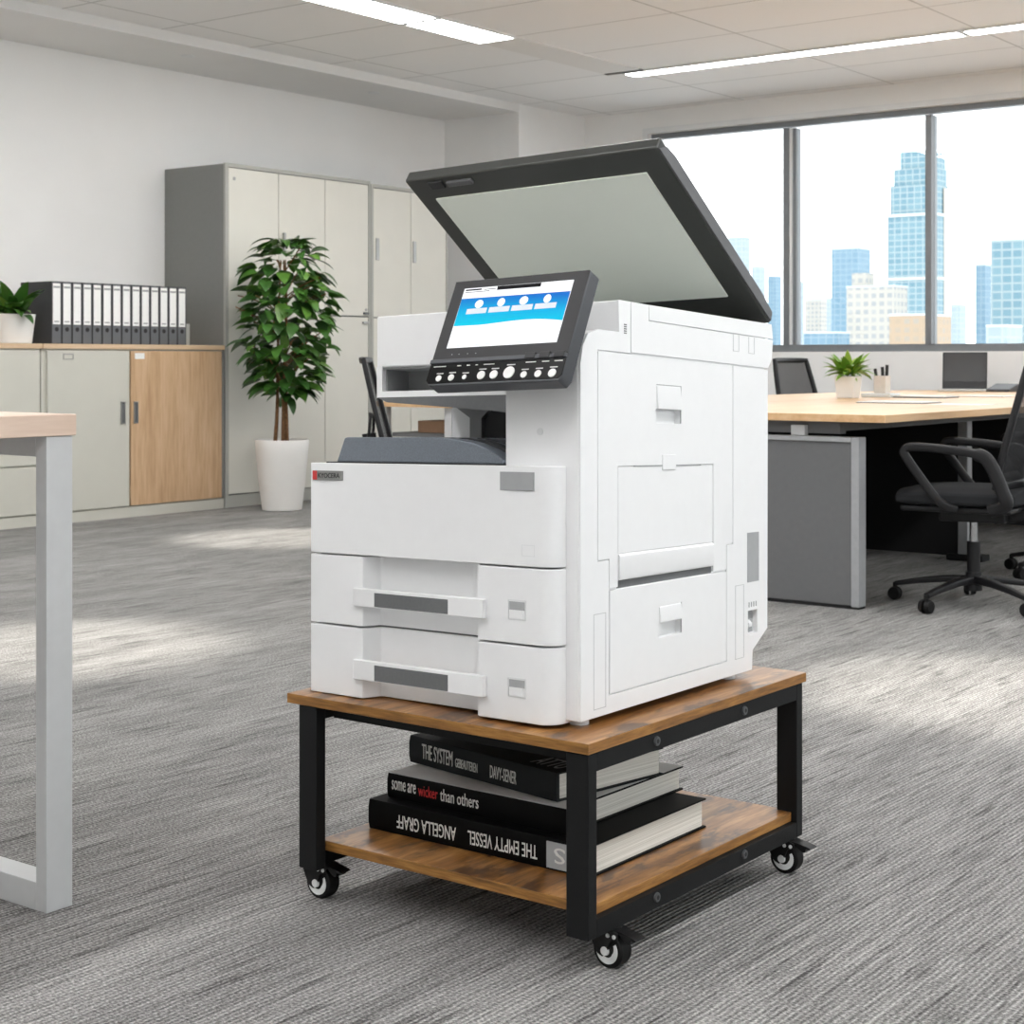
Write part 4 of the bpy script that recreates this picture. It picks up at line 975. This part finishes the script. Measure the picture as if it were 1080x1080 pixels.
ch = make_chair('black mesh office chair nearest the right picture edge facing the bench table', (-2.45, 6.27, 0), math.radians(92))
ch.rotation_euler.z = math.radians(96)
c2_ = copy_tree(ch); c2_.location = (-2.42, 7.40, 0); c2_.rotation_euler.z = math.radians(80); c2_['label'] = 'black office chair partly hidden behind the nearest chair at the bench table'
c3_ = copy_tree(ch); c3_.location = (-4.95, 10.0, 0); c3_.rotation_euler.z = math.radians(-98); c3_['label'] = 'black office chair across the bench table next to the copier'
# far desk and chair seen through the copier's paper cavity
fd = thing('desk', 'far small desk with brown top seen through the opening of the copier', 'desk', (-6.1, 7.5, 0))
P('desk_top', bx(-6.40, -5.805, 7.13, 7.87, .702, .730), 'desk_wood', fd, bevel=.002)
for x0 in (-6.38, -5.895): P('leg', bx(x0, x0 + .05, 7.17, 7.21, 0, .702), 'desk_steel', fd); P('leg', bx(x0, x0 + .05, 7.79, 7.83, 0, .702), 'desk_steel', fd)
P('side_panel', bx(-5.84, -5.81, 7.22, 7.79, .20, .702), 'desk_dark', fd)
P('shelf', bx(-6.33, -5.895, 7.22, 7.78, .525, .550), 'desk_panel', fd)
solo('storage_box', bx(-6.17, -5.92, 7.26, 7.46, .551, .620), 'carton', 'brown flat box on the shelf under the far desk', 'box', bevel=.004)
c4_ = copy_tree(ch); c4_.location = (-5.385, 6.341, 0); c4_.rotation_euler.z = math.radians(-53); c4_['label'] = 'armless black office chair at the far desk behind the copier'
for q in [q for q in children(c4_) if q.name.startswith('armrest')]: bpy.data.objects.remove(q)

# ================================================================ THE CITY OUTSIDE
GZ = -60.0
def tower_mat(name, c1, c2, line, fh, bw, ms):  # distance haze is put into the pale facade colours
    m, nt, b = nodes(name); L = nt.links.new
    tc = nt.nodes.new('ShaderNodeTexCoord'); s = nt.nodes.new('ShaderNodeSeparateXYZ'); L(tc.outputs['Object'], s.inputs[0])
    ad = N(nt, 'ShaderNodeMath', operation='ADD'); L(s.outputs['X'], ad.inputs[0]); L(s.outputs['Y'], ad.inputs[1])
    cb = nt.nodes.new('ShaderNodeCombineXYZ'); L(ad.outputs[0], cb.inputs[0]); L(s.outputs['Z'], cb.inputs[1])
    t = nt.nodes.new('ShaderNodeTexBrick'); t.offset = 0.0; L(cb.outputs[0], t.inputs['Vector'])
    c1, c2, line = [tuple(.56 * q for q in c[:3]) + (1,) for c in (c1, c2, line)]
    t.inputs['Color1'].default_value = c1; t.inputs['Color2'].default_value = c2; t.inputs['Mortar'].default_value = line
    t.inputs['Scale'].default_value = 1.0; t.inputs['Brick Width'].default_value = bw; t.inputs['Row Height'].default_value = fh; t.inputs['Mortar Size'].default_value = ms; t.inputs['Mortar Smooth'].default_value = .2
    L(t.outputs['Color'], b.inputs['Base Color']); b.inputs['Roughness'].default_value = 0.6; b.inputs['Specular IOR Level'].default_value = 0.2
    M[name] = m
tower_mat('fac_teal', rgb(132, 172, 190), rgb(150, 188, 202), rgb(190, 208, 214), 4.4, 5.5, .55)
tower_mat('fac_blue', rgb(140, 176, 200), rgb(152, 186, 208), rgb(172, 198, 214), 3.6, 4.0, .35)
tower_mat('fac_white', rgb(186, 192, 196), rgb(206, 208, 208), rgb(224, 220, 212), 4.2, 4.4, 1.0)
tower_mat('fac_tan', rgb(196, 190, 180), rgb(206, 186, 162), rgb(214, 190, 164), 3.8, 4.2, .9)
tower_mat('fac_haze', rgb(188, 206, 220), rgb(196, 213, 224), rgb(206, 219, 228), 5.0, 6.0, .5)
M['bounce_ground'] = plain('pale_ground', rgb(236, 238, 240), .95, nscale=.01)  # ground lightened so it throws daylight up to the ceiling
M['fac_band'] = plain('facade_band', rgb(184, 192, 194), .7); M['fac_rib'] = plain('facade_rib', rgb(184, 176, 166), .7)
def bld(label, mat, x0, x1, y0, dep, top, extra=None, roof=True):
    t = thing('building', label, 'building', ((x0 + x1) / 2, y0 + dep / 2, GZ))
    P('facade', bx(x0, x1, y0, y0 + dep, GZ, top), mat, t, smooth=False)
    w = (x1 - x0)
    if roof: P('roof_edge', bx(x0 - w * .01, x1 + w * .01, y0 - .2, y0 + dep + .2, top, top + max(1.0, w * .03)), 'fac_band', t, smooth=False)
    return t
t = bld('tallest stepped glass tower standing behind the right window mullion', 'fac_teal', -511.6, -475.4, 1140, 30.2, 107.8, roof=False)
P('tower_step', bx(-510.2, -476.2, 1142, 1169, 107.8, 130.4), 'fac_teal', t, smooth=False); P('tower_step', bx(-508.2, -477.0, 1144, 1168, 130.4, 142.7), 'fac_teal', t, smooth=False); P('tower_step', bx(-504.0, -478.0, 1146, 1168, 142.7, 155.5), 'fac_teal', t, smooth=False)
P('corner_rib', bx(-475.6, -474.8, 1158, 1170, GZ, 128), 'fac_rib', t, smooth=False)
for z in (60.0, 107.0): P('facade_band', bx(-512.4, -474.6, 1139.2, 1170.5, z, z + 2.2), 'fac_band', t, smooth=False)
bld('blue box-shaped tower left of the tallest tower', 'fac_blue', -469.1, -450.7, 960, 18.2, 71.6)
t = bld('white apartment block in front of the blue tower', 'fac_white', -378.3, -352.3, 792, 17.8, 38.9)
P('roof_block', bx(-378.2, -370.0, 798, 808, 38.9, 46.9), 'fac_white', t, smooth=False)
bld('low tan building at the foot of the tallest tower', 'fac_tan', -300.7, -284.5, 672, 29.5, 20.3)
bld('broad teal glass building at the right picture edge', 'fac_teal', -318.9, -300.0, 840, 37.1, 63.6)
bld('narrow pale tower attached to the broad teal building', 'fac_blue', -355.2, -349.6, 912, 8.8, 55.3)
bld('small low block in front of the broad teal building', 'fac_haze', -238.8, -230.5, 624, 16.6, 13.9)
bld('faint low tower between the tallest tower and the teal building', 'fac_haze', -584.1, -576.0, 1440, 15.9, 51.2)
bld('faint tall tower seen just right of the raised copier lid', 'fac_haze', -748.6, -732.8, 1320, 12.4, 112.9)
bld('faint middle tower between the copier lid and the first mullion', 'fac_haze', -822.8, -812.9, 1500, 10.2, 96.7)
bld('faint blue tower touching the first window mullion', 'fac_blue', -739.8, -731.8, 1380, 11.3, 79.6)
bld('hazy slim tower just right of the first mullion', 'fac_haze', -866.8, -859.6, 1680, 9.3, 89.2)
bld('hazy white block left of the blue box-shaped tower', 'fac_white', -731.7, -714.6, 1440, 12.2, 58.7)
bld('hazy broad block far behind the white block', 'fac_haze', -905.8, -880.2, 1800, 20.4, 74.9)
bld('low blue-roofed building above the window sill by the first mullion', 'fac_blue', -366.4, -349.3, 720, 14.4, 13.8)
gz = solo('city_ground', bx(-1600, 1000, 60, 2600, GZ - 1, GZ), 'bounce_ground', 'city ground far below the office windows, made pale to bounce daylight upward', 'ground'); gz['kind'] = 'structure'

# ================================================================ LIGHT
w = bpy.data.worlds.new('sky'); S.world = w; w.use_nodes = True; nt = w.node_tree
bg = nt.nodes['Background']; bg.inputs['Color'].default_value = (0.96, 0.98, 1.0, 1); bg.inputs['Strength'].default_value = 2.2
for name, loc, rot, sx, sy in (('far_window_portal', ((WX0 + WX1) / 2, YF + .30, (WZ0 + WZ1) / 2), (math.radians(-90), 0, 0), WX1 - WX0, WZ1 - WZ0), ('side_window_portal', (XR + .30, (RY0 + RY1) / 2, 1.885), (0, math.radians(90), 0), 1.87, RY1 - RY0)):
    l = bpy.data.lights.new(name, 'AREA'); l.shape = 'RECTANGLE'; l.size = sx; l.size_y = sy
    o = bpy.data.objects.new(name, l); COL.objects.link(o); o.location = loc; o.rotation_euler = rot
    l.cycles.is_portal = True
def spot(name, loc, target, energy, size, blend, col=(1, .95, .86), rad=.10):
    l = bpy.data.lights.new(name, 'SPOT'); l.energy = energy; l.spot_size = math.radians(size); l.spot_blend = blend; l.color = col; l.shadow_soft_size = rad
    o = bpy.data.objects.new(name, l); COL.objects.link(o); o.location = loc
    o.rotation_euler = (Vector(target) - Vector(loc)).to_track_quat('-Z', 'Y').to_euler()
spot('sun_patch_spot', (-6.30, 6.45, 2.98), (-6.45, 6.35, 0), 430, 24, .7)  # added spots without fixtures; their pools stand in for sun patches
spot('sun_patch_spot', (-4.2, 3.35, 2.98), (-4.55, 3.50, 0), 420, 27, .75)
spot('sun_patch_spot', (-1.6, 4.75, 2.98), (-1.75, 4.70, 0), 420, 28, .75)

# ================================================================ CAMERA
cam = bpy.data.cameras.new('camera'); co = bpy.data.objects.new('camera', cam); COL.objects.link(co)
co.location = (0, 0, .97); co.rotation_euler = (math.radians(90), 0, math.radians(37.07))
cam.sensor_fit = 'HORIZONTAL'; cam.sensor_width = 36; cam.lens = 36 * 1729 / 1080
cam.shift_y = -(540 - 380) / 1080
cam.clip_start = .05; cam.clip_end = 6000
cam.dof.use_dof = True; cam.dof.focus_distance = 2.6; cam.dof.aperture_fstop = 20
S.camera = co
S.view_settings.view_transform = 'Standard'; S.view_settings.look = 'None'; S.view_settings.gamma = 1; S.view_settings.use_curve_mapping = False
S.view_settings.exposure = 0.46
S.cycles.max_bounces = 8; S.cycles.diffuse_bounces = 5; S.cycles.transparent_max_bounces = 12; S.cycles.sample_clamp_indirect = 6.0
S.cycles.use_denoising = True
